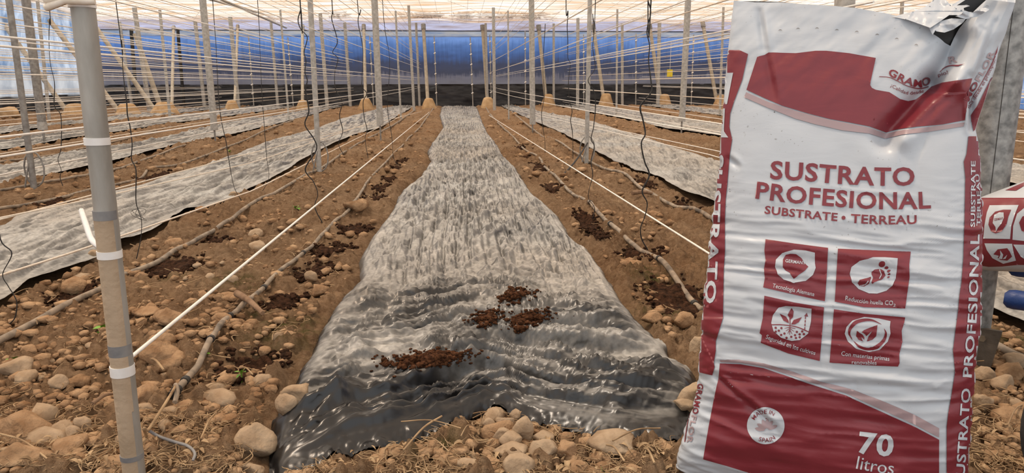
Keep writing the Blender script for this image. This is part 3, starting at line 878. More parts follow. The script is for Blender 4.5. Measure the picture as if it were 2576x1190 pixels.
# ------------------------------------------------------------------ strings along the rows
ROWS = [(-8.6, 'sixth row left'), (-7.25, 'fifth row left'), (-5.4, 'third row left'), (-3.28, 'second row left'), (-1.17, 'first row left'), (1.08, 'first row right'), (3.45, 'second row right'), (5.9, 'third row right'), (8.4, 'fourth row right'), (11.2, 'fifth row right')]
HS = [(h_, '') for h_ in (.10, .30, .58, .63, .88, .93, 1.10, 1.16, 1.36, 1.42, 1.62, 1.70, 1.92, 2.0, 2.2, 2.3)]
def sagline(A, B, sag, n=14):
    t_ = np.linspace(0, 1, n)
    return A[None] * (1 - t_)[:, None] + B[None] * t_[:, None] - np.array([0, 0, 1])[None] * (4 * sag * t_ * (1 - t_))[:, None]
for rx, rl in ROWS:
    side = rl.split()[-1]; no = rl.split()[0]
    for j, (h, _) in enumerate(HS):
        if abs(rx) < 2 and j in (0, 1): continue
        hh = h + RNG.uniform(-.05, .05)
        x0 = rx + RNG.uniform(-.06, .06); x1 = rx + RNG.uniform(-.12, .12)
        yst = -1.5 if abs(rx) > 1.2 or rx > 0 else .2
        if rx > 0 and rx < 2: yst = 1.9
        pts = sagline(np.array([x0, yst, hh]), np.array([x1, YW - .25, hh * .96 + RNG.uniform(-.04, .04)]), RNG.uniform(0, .035))
        o = tube('trellis_string', pts, .0052 if abs(rx) > 2 else .0032, M['stringp'] if RNG.rand() < .35 else M['string'], None, 5)
        tag(o, 'pale string, %s from the ground, on the %s post row %s of centre' % (ORD[j], no, side), 'string', 'trellis strings')
# low strings drawn from the photo
LOW = [([(322, 905), (1080, 282)], .16, .10, 1.36, 'white string tied to the front pole, running low to the far end', 'string'),
       ([(0, 552), (600, 393), (1060, 281)], .08, .08, None, 'cream string along the far edge of the first film strip left', 'stringp'),
       ([(-60, 560), (235, 500), (640, 408), (1000, 285)], .10, .08, None, 'cream string over the middle of the first film strip left', 'stringp'),
       ([(-60, 712), (230, 620), (640, 478), (1010, 292)], .10, .08, None, 'cream string over the near half of the first film strip left', 'stringp'),
       ([(2110, 846), (1795, 645), (1230, 290)], .12, .10, None, 'white string running low along the soil right of the central sheet', 'string'),
       ([(1900, 405), (1815, 382), (1290, 272)], .10, .08, None, 'white string low over the first film strip right, upper one', 'string'),
       ([(1900, 434), (1815, 396), (1275, 272)], .10, .08, None, 'white string low over the first film strip right, lower one', 'string')]
for pix, z0, z1, dep, lab, mm in LOW:
    pts = []
    for i, p in enumerate(pix):
        z = z0 + (z1 - z0) * i / (len(pix) - 1)
        pts.append(at_depth(p[0], p[1], 1.46) if (dep and i == 0) else gnd(p[0], p[1], z))
    P_ = np.array(pts)
    ds = np.linspace(0, 1, 30); q = np.linspace(0, 1, len(P_))
    # straight in space between the ends, so interpolate along Y
    yy = P_[0][1] + (P_[-1][1] - P_[0][1]) * ds
    o_ = np.argsort(P_[:, 1])
    Q = np.stack([np.interp(yy, P_[o_, 1], P_[o_, 0]), yy, np.interp(yy, P_[o_, 1], P_[o_, 2])], -1)
    tag(tube('ground_string', Q, .0042, M[mm], None, 6), lab, 'string', 'strings low over the ground')

# ------------------------------------------------------------------ drip pipes
DR = [([(445, 965), (490, 910), (520, 870), (545, 830), (575, 790), (612, 755), (660, 700), (700, 665), (760, 620), (800, 585), (850, 545), (880, 520), (900, 495), (925, 450), (960, 415), (990, 385), (1010, 365), (1030, 340), (1055, 318), (1077, 290), (1090, 272)], 'grey drip pipe, the one ending in a tied twine beside the front pole', .009),
      ([(-70, 892), (0, 848), (88, 800), (160, 765), (247, 715), (304, 685), (406, 638), (494, 592), (565, 553), (621, 525), (700, 483), (771, 433), (806, 419), (849, 393), (909, 353), (950, 333), (1004, 303), (1045, 275)], 'grey drip pipe passing behind the front pole beside the first left film strip', .011),
      ([(-80, 540), (0, 521), (106, 500), (222, 466), (279, 454), (353, 435), (378, 421), (441, 408), (512, 391), (600, 358), (711, 309), (800, 280)], 'dark drip pipe on the far side of the first left film strip', .011),
      ([(-60, 482), (0, 468), (99, 454), (162, 447), (226, 435), (293, 419), (353, 398), (413, 380), (520, 345), (640, 312)], 'dark drip pipe on the near side of the second left film strip', .011),
      ([(-60, 415), (0, 405), (141, 385), (215, 369), (320, 345), (430, 318)], 'dark drip pipe beyond the second left film strip', .011),
      ([(2130, 1150), (1960, 960), (1850, 850), (1790, 775), (1760, 740), (1700, 690), (1640, 635), (1580, 595), (1520, 550), (1495, 525), (1475, 500), (1430, 470), (1400, 440), (1370, 415), (1355, 390), (1320, 370), (1290, 340), (1260, 315), (1232, 284), (1222, 268)], 'grey drip pipe along the soil right of the central sheet', .011),
      ([(2576, 888), (2500, 856), (2420, 815), (2100, 690), (1900, 592), (1799, 546), (1736, 520), (1677, 491), (1618, 462), (1576, 436), (1534, 424), (1484, 403), (1442, 376), (1391, 346), (1358, 338), (1320, 308), (1285, 275)], 'grey drip pipe along the near side of the first right film strip', .012)]
for i, (pix, lab, r) in enumerate(DR):
    g = np.array([gnd(p[0], p[1], .03) for p in pix])
    Q = smooth_path(g, 6)
    gq = np.maximum.reduce([ground_z(Q[:, 0] + a_, Q[:, 1] + b_) for a_ in (-.012, 0, .012) for b_ in (-.02, 0, .02)])
    gq = np.convolve(np.pad(gq, 3, 'edge'), np.ones(7) / 7, 'valid'); Q[:, 2] = gq + .008
    k_ = np.clip(Q[:, 1] / 9, 1, 1.8)
    root = empty('drip_pipe', Q[0])
    tag(root, lab, 'drip pipe', 'drip pipes along the rows')
    pp_ = tube('pipe', Q, r * k_, M['drip'], root, 8)
    if i in (0, 5):
        for f_ in ((.02, .12, .2, .3, .4) if i == 0 else (.22, .3, .4, .5)):
            c = int(f_ * len(Q)); tube('emitter_ring', [Q[c], Q[c] + (Q[c + 1] - Q[c]) / np.linalg.norm(Q[c + 1] - Q[c]) * .018], r * 1.3, M['cable'], pp_, 8)
    if i == 0:
        d = Q[0] - Q[2]; d /= np.linalg.norm(d)
        geo = [tube_geo([Q[0] + d * a_, Q[0] + d * (a_ + .012)], .013 - .08 * a_, 8) for a_ in (0, .014, .028)]
        meshobj('tied_end', *join_geo(geo), M['cable'], root)
tw = smooth_path([gnd(442, 970, .03), gnd(425, 1000, .06), gnd(395, 1048, .06), gnd(372, 1082, .05), gnd(362, 1078, .08), gnd(368, 1100, .04), gnd(352, 1118, .05)], 6)
tag(tube('twine', tw, .0035, M['straw'], None, 6), 'frayed grey twine from the drip pipe end to the front pole', 'twine')
tw = smooth_path([gnd(372, 1082, .045), gnd(400, 1098, .03), gnd(440, 1112, .03), gnd(472, 1122, .03), gnd(490, 1140, .025), gnd(485, 1160, .02)], 6)
tag(tube('black_twine', tw, .0032, M['greytape'], None, 6), 'loose dark twine curling over the soil right of the front pole', 'twine')
tw = smooth_path([gnd(442, 968, .03), gnd(446, 985, .03), gnd(440, 1012, .02)], 6)
tag(tube('twine_tail', tw, .006, M['drip'], None, 6), 'short frayed twine tail hanging from the drip pipe knot', 'twine')

# ------------------------------------------------------------------ hanging black cables
CB = [([(755, 0), (757, 22), (750, 50), (757, 74), (773, 94), (765, 131), (770, 151), (768, 182), (774, 202), (770, 229), (778, 279), (768, 313), (790, 350), (795, 378), (767, 426), (788, 458), (799, 489), (792, 521), (811, 560)], 5, 'wavy black cable hanging in front of the tall loop-footed post'),
      ([(835, 0), (837, 27), (835, 50), (849, 104), (837, 131), (850, 148), (842, 185), (845, 225), (861, 256), (854, 292), (862, 330), (852, 363), (866, 392)], 3.5, 'wavy black cable over the first left film strip, right of the tall post'),
      ([(899, 0), (908, 24), (901, 54), (913, 124), (911, 195), (911, 219), (923, 235), (914, 256), (916, 296), (923, 326), (918, 350), (926, 397)], 3, 'wavy black cable left of the thick stained post'),
      ([(1640, -8), (1632, 0), (1639, 30), (1629, 77), (1635, 114), (1632, 155), (1637, 208), (1637, 232), (1612, 262), (1610, 279), (1615, 296), (1622, 336), (1612, 360), (1620, 405), (1632, 440), (1614, 480), (1627, 510), (1622, 545), (1612, 575), (1616, 603), (1631, 630)], 6, 'longest wavy black cable hanging over the first right film strip'),
      ([(1424, 0), (1429, 27), (1427, 67), (1429, 101), (1429, 145), (1435, 161), (1430, 202), (1432, 249), (1439, 279), (1435, 303), (1440, 336), (1442, 400)], 3.2, 'thin wavy black cable between the speckled and ridged posts'),
      ([(1499, 0), (1492, 34), (1496, 67), (1492, 118), (1496, 151), (1496, 175), (1479, 202), (1494, 232), (1497, 269), (1492, 319), (1486, 350), (1494, 368), (1486, 405), (1490, 440), (1481, 480), (1482, 502), (1496, 523), (1492, 552)], 3.6, 'wavy black cable close beside the ridged right post'),
      ([(1728, 0), (1733, 40), (1724, 84), (1731, 101), (1723, 141), (1716, 185), (1724, 215), (1721, 279), (1722, 310)], 3, 'black cable wound along the thick tin-footed post'),
      ([(292, 0), (306, 101), (309, 161), (314, 202), (321, 255), (323, 289), (329, 319), (333, 363), (331, 400), (342, 429), (341, 504), (348, 532), (355, 556), (353, 600), (342, 652)], 4, 'wavy black cable just right of the front pole, with a tangle over the film'),
      ([(120, 0), (124, 50), (128, 151), (138, 208), (138, 265), (155, 292), (156, 370), (148, 401), (155, 426), (152, 447), (159, 468)], 3, 'thin black cable left of the front pole, over the second film strip'),
      ([(-14, 300), (-6, 500), (0, 602), (28, 638), (5, 690), (18, 720), (32, 743), (40, 765), (35, 800), (20, 818)], 5, 'black cable at the left border over the first film strip'),
      ([(535, 0), (545, 150), (555, 286), (568, 353), (572, 380), (582, 443), (593, 482), (619, 521)], 3, 'thin black cable slanting down by the thick left post'),
      ([(648, 0), (655, 150), (669, 380), (676, 447), (657, 486)], 2.4, 'thin black cable midway between the thick left post and the tall slim post'),
      ([(962, 0), (980, 150), (975, 270), (985, 340), (990, 395), (1003, 420)], 2.4, 'thin black cable right of the thick stained post'),
      ([(1372, 60), (1366, 170), (1369, 240), (1362, 290), (1370, 350), (1372, 385)], 2.6, 'thin black cable right of the thick speckled post')]
for pix, w, lab in CB:
    g = gnd(*pix[-1], .01); Y0 = g[1]
    pts = [at_y(x, y, Y0) for x, y in pix]
    pts[-1] = g
    if pix[0][1] <= 0:
        pts.insert(0, np.array([pts[0][0], Y0, ceil_z(Y0) - .02]))
    Q = smooth_path(pts, 6)
    Q[:, 1] += .04 * fbm(Q[:, 2] * 3, Q[:, 0], 3, 2)
    rad = .5 * w * depth_of(g) / F / 2
    rr_ = rad * (.8 + .7 * vnoise(Q[:, 2] * 6, Q[:, 2] * 0, 8))
    if 'tangle' in lab:
        root = empty('hanging_cable', g); tag(root, lab, 'cable', 'hanging black cables')
        tube('strand', Q, rr_, M['cable'], root, 6)
        c = at_y(350, 540, Y0); a_ = np.linspace(0, 22, 70)
        T3 = c + np.stack([.018 * np.cos(a_) + .012 * np.sin(a_ * 1.7), .015 * np.sin(a_ * 1.3), .025 * np.sin(a_ * .9)], -1)
        tube('tangle', T3, rad * .5, M['cable'], root, 5)
    else:
        tag(tube('hanging_cable', Q, rr_, M['cable'], None, 6), lab, 'cable', 'hanging black cables')
g = gnd(1414, 443); b = at_y(1478, 360, gnd(1475, 412)[1] - .05)
tag(tube('cable_stay', smooth_path([b, (b + g) / 2 + [0, 0, -.02], g], 6), .008, M['cable'], None, 6), 'black cable stay slanting from the ridged right post to the soil', 'cable')
# yellow sticky card
c = at_y(1685, 184, 12.0); s_ = depth_of(c) / F
V = np.array([[x * 7 * s_, y, z * 9 * s_] for x in (-1, 1) for y in (-.004, .004) for z in (-1, 1)]) + c
Fc = [(0, 1, 3, 2), (4, 6, 7, 5), (0, 4, 5, 1), (2, 3, 7, 6), (0, 2, 6, 4), (1, 5, 7, 3)]
card = empty('sticky_card', c); tag(card, 'small yellow sticky insect card hung among the strings', 'card')
meshobj('card_sheet', V, Fc, M['yellow'], card, smooth=False)
tube('hanger', [c + [0, 0, 9 * s_], c + [0, 0, .5]], .003, M['string'], card, 5)

# ------------------------------------------------------------------ front pole
root, B, dv = post('front_pole', (205, 0), (345, 1262), 49, mat('front_pole_steel', (.27, .255, .225, 1), (.42, .40, .365, 1), 26, .45, .1, 80, metal=.25, stretch=(1, 1, .25)), 'slim steel pole with white tape bands standing in the left foreground', None, k=24)
def on_pole(y):
    # the pole point seen at image row y
    best = min(np.linspace(0, 1.4, 1401), key=lambda z: abs(H / 2 - F * ((B + dv * z - CAM) @ cu) / ((B + dv * z - CAM) @ cf) - y))
    return B + dv * best
rp_ = 49 * depth_of(B) / F / 2
# dusty lower sleeve
Md = mat('dusty_tan_sleeve', (.36, .27, .18, 1), (.50, .38, .265, 1), 12, .7, .25, 90)
tube('lower_sleeve', [B - dv * .1, on_pole(545)], rp_ * 1.03, Md, root, 24)
for nm, y0, y1, mm, sc_ in [('white_tape_band', 346, 364, 'tape', 1.10), ('white_tape_band', 630, 648, 'tape', 1.10), ('white_tape_band', 918, 942, 'tape', 1.12), ('white_tape_band', 4, 20, 'tape', 1.12), ('grey_tape_band', 528, 552, 'greytape', 1.05), ('grey_tape_band', 865, 892, 'greytape', 1.06), ('dark_tie_ring', 1140, 1152, 'greytape', 1.10)]:
    a, b = on_pole(y0), on_pole(y1)
    tube(nm, [a, b], rp_ * sc_, M[mm], root, 24)
a = on_pole(632)
Q = smooth_path([a + [-.02, .02, 0], at_depth(232, 605, depth_of(a) + .05), at_depth(215, 560, depth_of(a) + .1), at_depth(205, 530, depth_of(a) + .16)], 6)
tube('tape_tail', Q, .0055, M['tape'], root, 6)
a = on_pole(6)
g_ = [tube_geo([a + [-.045, -.02, .012 * i_ - .01], a + [-.01, -.03, .004 * i_], a + [.03, -.02, .01 * i_]], .006, 6) for i_ in range(3)]
meshobj('top_rope', *join_geo(g_), M['stringp'], root)

# ------------------------------------------------------------------ stones and clods
def stone(px, py, w, h, lab, name='stone', m='stone', onfilm=False, seed=None, flat=.75, sub=3, group=None, dz=0):
    g = gnd(px, py + h * .38)
    k_ = depth_of(g) / F
    sx = w * k_ / 2; sz = h * k_ / 2
    z0 = max(gz(g[0], g[1]) + .012, -.012)
    if onfilm:
        f_ = film_z(g[0], g[1]); z0 = f_ if f_ is not None else 0
    geo = rock_geo((g[0], g[1], z0 + sz * .62 + dz), sx * 1.12, sx * .85, sz * 1.08, seed or int(px * 7 + py), sub)
    o = meshobj(name, *geo, M[m])
    return tag(o, lab, 'stone' if name == 'stone' else 'soil clod', group)

for a in [(741, 988, 66, 42, 'smooth tan stone on the left edge of the black sheet', 1), (725, 1038, 54, 56, 'rough brown stone on the black sheet, just under the smooth one', 1),
          (1735, 985, 62, 74, 'tall tan stone on the sheet edge beside the white sack', 1), (1722, 1013, 52, 30, 'low tan stone beside the white sack, below the tall one', 1),
          (590, 488, 24, 15, 'small tan stone on the edge of the first left film', 1), (240, 641, 26, 30, 'tan stone half hidden behind the front pole on the film edge', 1)]:
    stone(*a[:5], onfilm=True)
for a in [(640, 1088, 102, 84, 'large pale stone at the lower left corner of the black sheet'), (1230, 1052, 33, 33, 'round tan stone at the left end of the stone pile'), (1270, 1050, 44, 37, 'rough tan stone in the back of the stone pile'),
          (1295, 1028, 27, 26, 'small tan stone on top of the stone pile, touching the sheet hem'), (1315, 1062, 50, 68, 'tall upright stone, the largest of the stone pile'), (1262, 1076, 42, 32, 'smooth oval stone in the middle of the stone pile'),
          (1284, 1089, 54, 37, 'smooth tilted oval stone at the front of the pile'), (1283, 1112, 82, 24, 'long flat stone under the tilted oval one'), (1290, 1124, 44, 28, 'small knobbly stone below the long flat one'),
          (1305, 1152, 74, 54, 'crusty brown stone at the bottom of the pile'), (1366, 1082, 52, 22, 'small flat stone right of the tall upright one'), (1366, 1112, 68, 50, 'angular tan stone right of the stone pile'),
          (1535, 1092, 112, 42, 'long cracked pale stone along the hem near the white sack'), (45, 930, 74, 48, 'cracked pale stone below the seedling at the left border'), (150, 960, 44, 40, 'round tan stone in the left foreground'),
          (430, 1036, 42, 24, 'small oval stone beside the frayed twine'), (365, 1030, 48, 30, 'broken pale stone just right of the front pole'), (782, 686, 30, 28, 'upright tan stone between the peat patches left of the sheet'),
          (1758, 872, 44, 62, 'brown stone close behind the left edge of the white sack'), (2520, 962, 56, 44, 'pale rough stone right of the white sack'), (2470, 942, 50, 40, 'brown stone behind the lower right edge of the white sack'),
          (2552, 905, 60, 36, 'brown lump below the drip pipe right of the sack'), (2470, 1020, 44, 54, 'pale tan stone touching the right side of the sack'), (2455, 1040, 22, 20, 'tiny pale pebble right of the sack'), (635, 1162, 52, 30, 'tan stone below the large pale corner stone'),
          (180, 1090, 46, 40, 'tan stone left of the front pole foot'), (210, 1070, 40, 44, 'tan stone touching its twin left of the front pole')]:
    stone(*a)
for a in [(62, 1062, 134, 78, 'big rounded soil clod in the lower left corner'), (70, 1142, 134, 62, 'broad crusty soil clod under the big rounded one'), (400, 893, 88, 66, 'big crumbly soil clod right of the front pole'), (365, 990, 70, 66, 'dark soil clod beside the front pole below the white band'),
          (1425, 1116, 52, 42, 'brown soil clod right of the angular tan stone'), (1640, 740 + 60, 50, 26, 'pale flat clod below the right peat patch'), (1720, 800, 46, 44, 'brown soil clod below the right peat patch beside the sack'), (375, 800, 56, 22, 'flat soil clod beside the front pole'),
          (76, 880, 40, 26, 'small soil clod above the cracked stone at the left'), (290, 905, 40, 34, 'soil clod touching the front pole on its left')]:
    stone(*a, name='soil_clod', m='clod')
# small loose clods all over the bare soil
CLODS = []
cnt = 0
tries = 0
while cnt < 210 and tries < 6000:
    tries += 1
    px = RNG.uniform(-30, 2600); py = 470 + 740 * RNG.rand() ** .8
    g = gnd(px, py)
    if film_mask(np.array([g[0]]), np.array([g[1]]))[0] > .02: continue
    if 1690 < px < 2470 and py > 300: continue
    if any(((g[0] - q[0]) / q[2]) ** 2 + ((g[1] - q[1]) / q[3]) ** 2 < 1 for q in PG): continue
    r = (.006 + .022 * RNG.rand() ** 3) * (1 + .25 * g[1])
    geo = rock_geo((g[0], g[1], gz(g[0], g[1]) + r * .5), r * RNG.uniform(.9, 1.5), r * RNG.uniform(.8, 1.2), r * RNG.uniform(.6, .95), cnt + 900, 2, .3, RNG.uniform(0, 6))
    o = meshobj('soil_clod', *geo, M['clod' if RNG.rand() < .72 else 'stone'])
    tag(o, 'small brown clod lying loose on the bare soil', 'soil clod', 'loose small clods on the bare soil')
    cnt += 1
geo = []
for i in range(9000):
    py = 440 + 760 * RNG.rand() ** .75 if i < 6500 else RNG.uniform(285, 470); px = RNG.uniform(-40, 2620)
    g = gnd(px, py)
    if film_mask(np.array([g[0]]), np.array([g[1]]))[0] > .05 or (1690 < px < 2470 and py > 300): continue
    r = (.0025 + .010 * RNG.rand() ** 2.5) * (1 + .25 * g[1])
    geo.append(rock_geo((g[0], g[1], gz(g[0], g[1]) + .012 + r * .3), r * RNG.uniform(.8, 1.6), r * RNG.uniform(.8, 1.3), r * .8, i, 1, .3, RNG.uniform(0, 6)))
V, Fc = join_geo(geo)
tag(meshobj('soil_crumbs', V, Fc, M['clod']), 'fine soil crumbs strewn over the bare ground', 'soil crumbs', kind='stuff')

# ------------------------------------------------------------------ peat patches
def place_words(x, y):
    return 'left' if x < 1150 else 'right'
PN = ['beside the drip pipe end, holding the tallest seedling', 'second from the front, left of the central sheet', 'third from the front, left of the central sheet', 'fourth from the front, left of the central sheet', 'small one, fifth from the front left of the sheet', 'sixth from the front, left of the sheet', 'seventh from the front, left of the sheet', 'eighth from the front, left of the sheet', 'ninth from the front, left of the sheet', 'farthest of the patches left of the sheet',
      'largest one, right of the sheet beside the sack', 'long one where the longest black cable reaches the soil', 'where the cable by the ridged post ends', 'small one below that of the ridged post cable', 'fifth from the front, right of the sheet', 'sixth from the front, right of the sheet', 'seventh from the front, right of the sheet', 'eighth from the front, right of the sheet', 'farthest of the patches right of the sheet',
      'behind the front pole, left of it by the drip pipe', 'along the left drip pipe right of the front pole', 'further along the left drip pipe', 'beyond the first left film, at the left border', 'beyond the first left film, right of the front pole', 'small one near the edge of the first left film', 'beside the first right film, near the sack', 'beside the first right film, middle one', 'beside the first right film, third one', 'beside the first right film, farthest one']
for i, (x, y, rx, ry) in enumerate(PG):
    nn, kk = 18, 44
    rad = np.linspace(0, 1, nn); an = np.linspace(0, 2 * math.pi, kk, endpoint=False)
    Rr, Aa = np.meshgrid(rad, an, indexing='ij')
    wob = .95 + .42 * fbm(np.cos(Aa) * 1.1 + i * 5, np.sin(Aa) * 1.1, 17, 5, .6) * 2
    X = x + rx * Rr * wob * np.cos(Aa); Y = y + ry * 1.15 * Rr * wob * np.sin(Aa)
    deep = .6 if i in (0, 12) else .15
    Z = ground_z(X, Y) + .014 + .022 * fbm(X * 25, Y * 25, 5, 4) + .016 * cells(X / .03, Y / .03, 4) * (1 - Rr) + .02 * (1 - Rr ** 2) * (1 - 2.2 * deep) - .02 * np.clip((Rr - .8) / .2, 0, 1)
    V = np.stack([X, Y, Z], -1).reshape(-1, 3)
    Fc = [(a * kk + b, a * kk + (b + 1) % kk, (a + 1) * kk + (b + 1) % kk, (a + 1) * kk + b) for a in range(nn - 1) for b in range(kk)]
    gg = [(V, Fc)]
    for c_ in range(90 if Y.min() < 4 else 30):
        a_ = RNG.uniform(0, 6.28); q_ = RNG.uniform(.75, 1.35); xx_ = x + rx * q_ * math.cos(a_); yy_ = y + ry * 1.15 * q_ * math.sin(a_); r_ = RNG.uniform(.003, .009) * (1 + .1 * yy_)
        gg.append(rock_geo((xx_, yy_, float(ground_z(np.array([xx_]), np.array([yy_]))[0]) * .8 + .004), r_ * 1.4, r_, r_ * .8, c_, 1, .3, a_))
    V, Fc = join_geo(gg)
    o = meshobj('peat_patch', V, Fc, M['peat'])
    tag(o, 'dark peat patch ' + PN[i], 'peat patch', 'peat patches in the planting holes')
# crumbs of peat spilled on the sheet
def spill(px, py, w, h, n_, lab, seed, m='peat', rs=.006):
    rs_ = np.random.RandomState(seed); geo = []
    for i in range(n_):
        a = rs_.normal(0, .42); b = rs_.normal(0, .36)
        hit = FZ.ray_cast(Vector(CAM), Vector(ray(px + a * w, py + b * h - a * h * .35)))[0]
        if hit is None: continue
        g = np.array(hit); z = hit.z
        r = rs * (.35 + rs_.rand() ** 2) * (1.4 - .5 * min(1.6, abs(a) + abs(b)))
        geo.append(rock_geo((g[0], g[1], z + r * .4), r * 1.5, r, r * .8, i, 1, .3, rs_.uniform(0, 6)))
    tag(meshobj('spilled_peat', *join_geo(geo), M['peatred']), lab, 'peat crumbs', kind='stuff')
M['peatred'] = mat('reddish_peat_crumbs', (.035, .014, .007, 1), (.13, .055, .026, 1), 90, .95, 1, 150, spec=.1)
spill(1075, 905, 120, 26, 520, 'reddish peat crumbs spilled in a line across the near part of the black sheet', 1)
spill(1330, 803, 66, 26, 300, 'reddish peat crumbs spilled on the sheet, upper right heap', 2)
spill(1225, 800, 50, 30, 160, 'thin scatter of peat crumbs on the sheet beside the upper right heap', 3)
spill(1290, 745, 60, 26, 150, 'thin scatter of peat crumbs on the sheet farther up', 4)
spill(1310, 828, 16, 10, 60, 'small clump of peat on the sheet below the upper heap', 5)

# ------------------------------------------------------------------ plants
def leaf_geo(base, tip, wid, up=np.array([0, 0, 1.0]), n_=8, fold=.15):
    base = np.asarray(base); tip = np.asarray(tip)
    d = tip - base; L = np.linalg.norm(d); d = d / L
    sd = np.cross(d, up); sd /= np.linalg.norm(sd) + 1e-9; nu = np.cross(sd, d)
    V = []; Fc = []
    for i in range(n_ + 1):
        t_ = i / n_
        w_ = wid * math.sin(math.pi * min(1, t_ * .92 + .08)) ** .75
        c = base + d * L * t_ + nu * (L * .18 * math.sin(t_ * math.pi))
        for s_ in (-1, -.5, 0, .5, 1):
            V.append(c + sd * s_ * w_ + nu * abs(s_) * w_ * fold)
    for i in range(n_):
        for j in range(4):
            a = i * 5 + j; Fc.append((a, a + 1, a + 6, a + 5))
    return np.array(V), Fc

def seedling(px, py, hpx, leaves, lab):
    g = gnd(px, py); k_ = depth_of(g) / F
    g[2] = gz(g[0], g[1]) - .005
    root = empty('seedling', g); tag(root, lab, 'seedling', 'seedlings and weeds')
    hgt = hpx * k_
    top = g + np.array([.004, 0, hgt])
    tube('stem', smooth_path([g, g + [.003, .002, hgt * .5], top], 4), [.0022] * 9 if False else .0018 + .0008 * (hgt > .05), M['leaf'], root, 6)
    for (dx, dy, ln, wd) in leaves:
        tip = top + cr * dx * k_ + cu * dy * k_ - cf * .012
        o = meshobj('leaf', *leaf_geo(top + (0, 0, -.002), tip, wd * k_), M['leaf'], root)
seedling(604, 948, 40, [(-14, 6, 0, 5), (16, 6, 0, 5), (-8, -10, 0, 4), (14, 14, 0, 5)], 'tall thin green seedling in the peat patch by the drip pipe end')
seedling(508, 900, 14, [(22, 6, 0, 7), (-20, -2, 0, 6), (10, -14, 0, 5)], 'pale green seedling leaning over the drip pipe')
seedling(512, 976, 12, [(4, 14, 0, 7), (10, 2, 0, 5)], 'tiny bright green sprout below the drip pipe knot')
seedling(32, 912, 14, [(-18, 4, 0, 15), (36, 0, 0, 8), (10, 14, 0, 9), (6, -14, 0, 9)], 'broad-leaved green seedling above the cracked stone at the left border')
seedling(258, 836, 14, [(-22, 2, 0, 13), (2, -18, 0, 13), (14, 16, 0, 9)], 'round-leaved green weed right behind the front pole')
seedling(742, 535, 6, [(10, 4, 0, 7), (-8, 4, 0, 6), (14, -6, 0, 6)], 'small green weed beside the thin stake')
seedling(577, 388, 8, [(6, 4, 0, 5), (-6, 6, 0, 5)], 'small green weed beyond the first left film')
seedling(1466, 598, 5, [(8, 4, 0, 5), (-7, 3, 0, 4)], 'tiny green sprout right of the central sheet, below a peat patch')
seedling(1292, 1172, 4, [(14, 2, 0, 8), (-12, 4, 0, 7), (-2, -12, 0, 7)], 'dark green weed at the foot of the crusty brown stone')
seedling(692, 918, 5, [(6, 3, 0, 5), (-5, 4, 0, 4)], 'tiny sprout between the drip pipe peat patch and the sheet')
seedling(1790, 1000 - 330, 4, [(6, 3, 0, 4)], 'tiny sprout on the soil beside the left edge of the sack')
g = gnd(738, 560); k_ = depth_of(g) / F
tag(tube('thin_stake', [g - [0, 0, .05], g + [0, 0, 55 * k_]], .004, M['straw'], None, 6), 'thin straw-coloured stake beside a small green weed', 'stake')
# grass tuft
g = gnd(1502, 1176); g[2] = gz(g[0], g[1]); k_ = depth_of(g) / F
root = empty('grass_tuft', g); tag(root, 'bright green grass tuft in front of the stone pile and the sack', 'grass tuft')
geo = []
for i in range(90):
    a = RNG.uniform(0, 6.28); ln = RNG.uniform(20, 52) * k_; el = RNG.uniform(.25, 1.2)
    b0 = g + np.array([RNG.normal(0, .012), RNG.normal(0, .012), 0])
    d = np.array([math.cos(a) * math.cos(el), math.sin(a) * math.cos(el), math.sin(el)])
    pts = [b0, b0 + d * ln * .5, b0 + d * ln + np.array([0, 0, -ln * .22])]
    geo.append(tube_geo(smooth_path(pts, 3), np.linspace(.0016, .0003, 7), 4))
V, Fc = join_geo(geo); meshobj('blades', V, Fc, M['grass'], root)

# dry straw litter
geo = []
def straw(px, py, ln, wd, ang=None, bend=.3):
    g = gnd(px, py); z = gz(g[0], g[1]) + .02 + RNG.uniform(0, .012)
    a = RNG.uniform(0, math.pi) if ang is None else ang
    d = np.array([math.cos(a), math.sin(a), RNG.uniform(-.1, .25)]) * ln / 2
    c = np.array([g[0], g[1], z]); q = np.array([-d[1], d[0], RNG.uniform(-.3, .6) * ln * .5]) * bend * RNG.uniform(-1, 1)
    return tube_geo(smooth_path([c - d, c - d * .3 + q * .8, c + d * .35 + q, c + d], 3), wd * np.linspace(1, .6, 10), 4)
for i in range(3400):
    py = 1195 - 160 * RNG.rand() ** 1.6 if i < 2300 else 430 + 760 * RNG.rand() ** .7
    px = RNG.uniform(-40, 2620)
    g = gnd(px, py)
    if film_mask(np.array([g[0]]), np.array([g[1]]))[0] > .1 or (1700 < px < 2440): continue
    ln = RNG.uniform(.012, .055) * (1 + .22 * (g[1] - 1.2)); geo.append(straw(px, py, ln, .0011 * (1 + .25 * (g[1] - 1.2)) * RNG.uniform(.6, 1.5), bend=.9))
for i in range(520):
    py = 1195 - 170 * RNG.rand() ** 1.5; px = RNG.uniform(-40, 2620)
    g = gnd(px, py)
    if film_mask(np.array([g[0]]), np.array([g[1]]))[0] > .1 or (1700 < px < 2440): continue
    ln = RNG.uniform(.008, .024); a_ = RNG.uniform(0, 6.28)
    b_ = np.array([g[0], g[1], gz(g[0], g[1]) + .022 + RNG.uniform(0, .012)])
    geo.append(leaf_geo(b_, b_ + np.array([math.cos(a_), math.sin(a_), RNG.uniform(-.35, .5)]) * ln, ln * RNG.uniform(.12, .3), n_=4, fold=RNG.uniform(.2, 1)))
V, Fc = join_geo(geo)
tag(meshobj('straw_litter', V, Fc, M['straw']), 'dry roots and straw littering the bare soil', 'straw litter', kind='stuff')
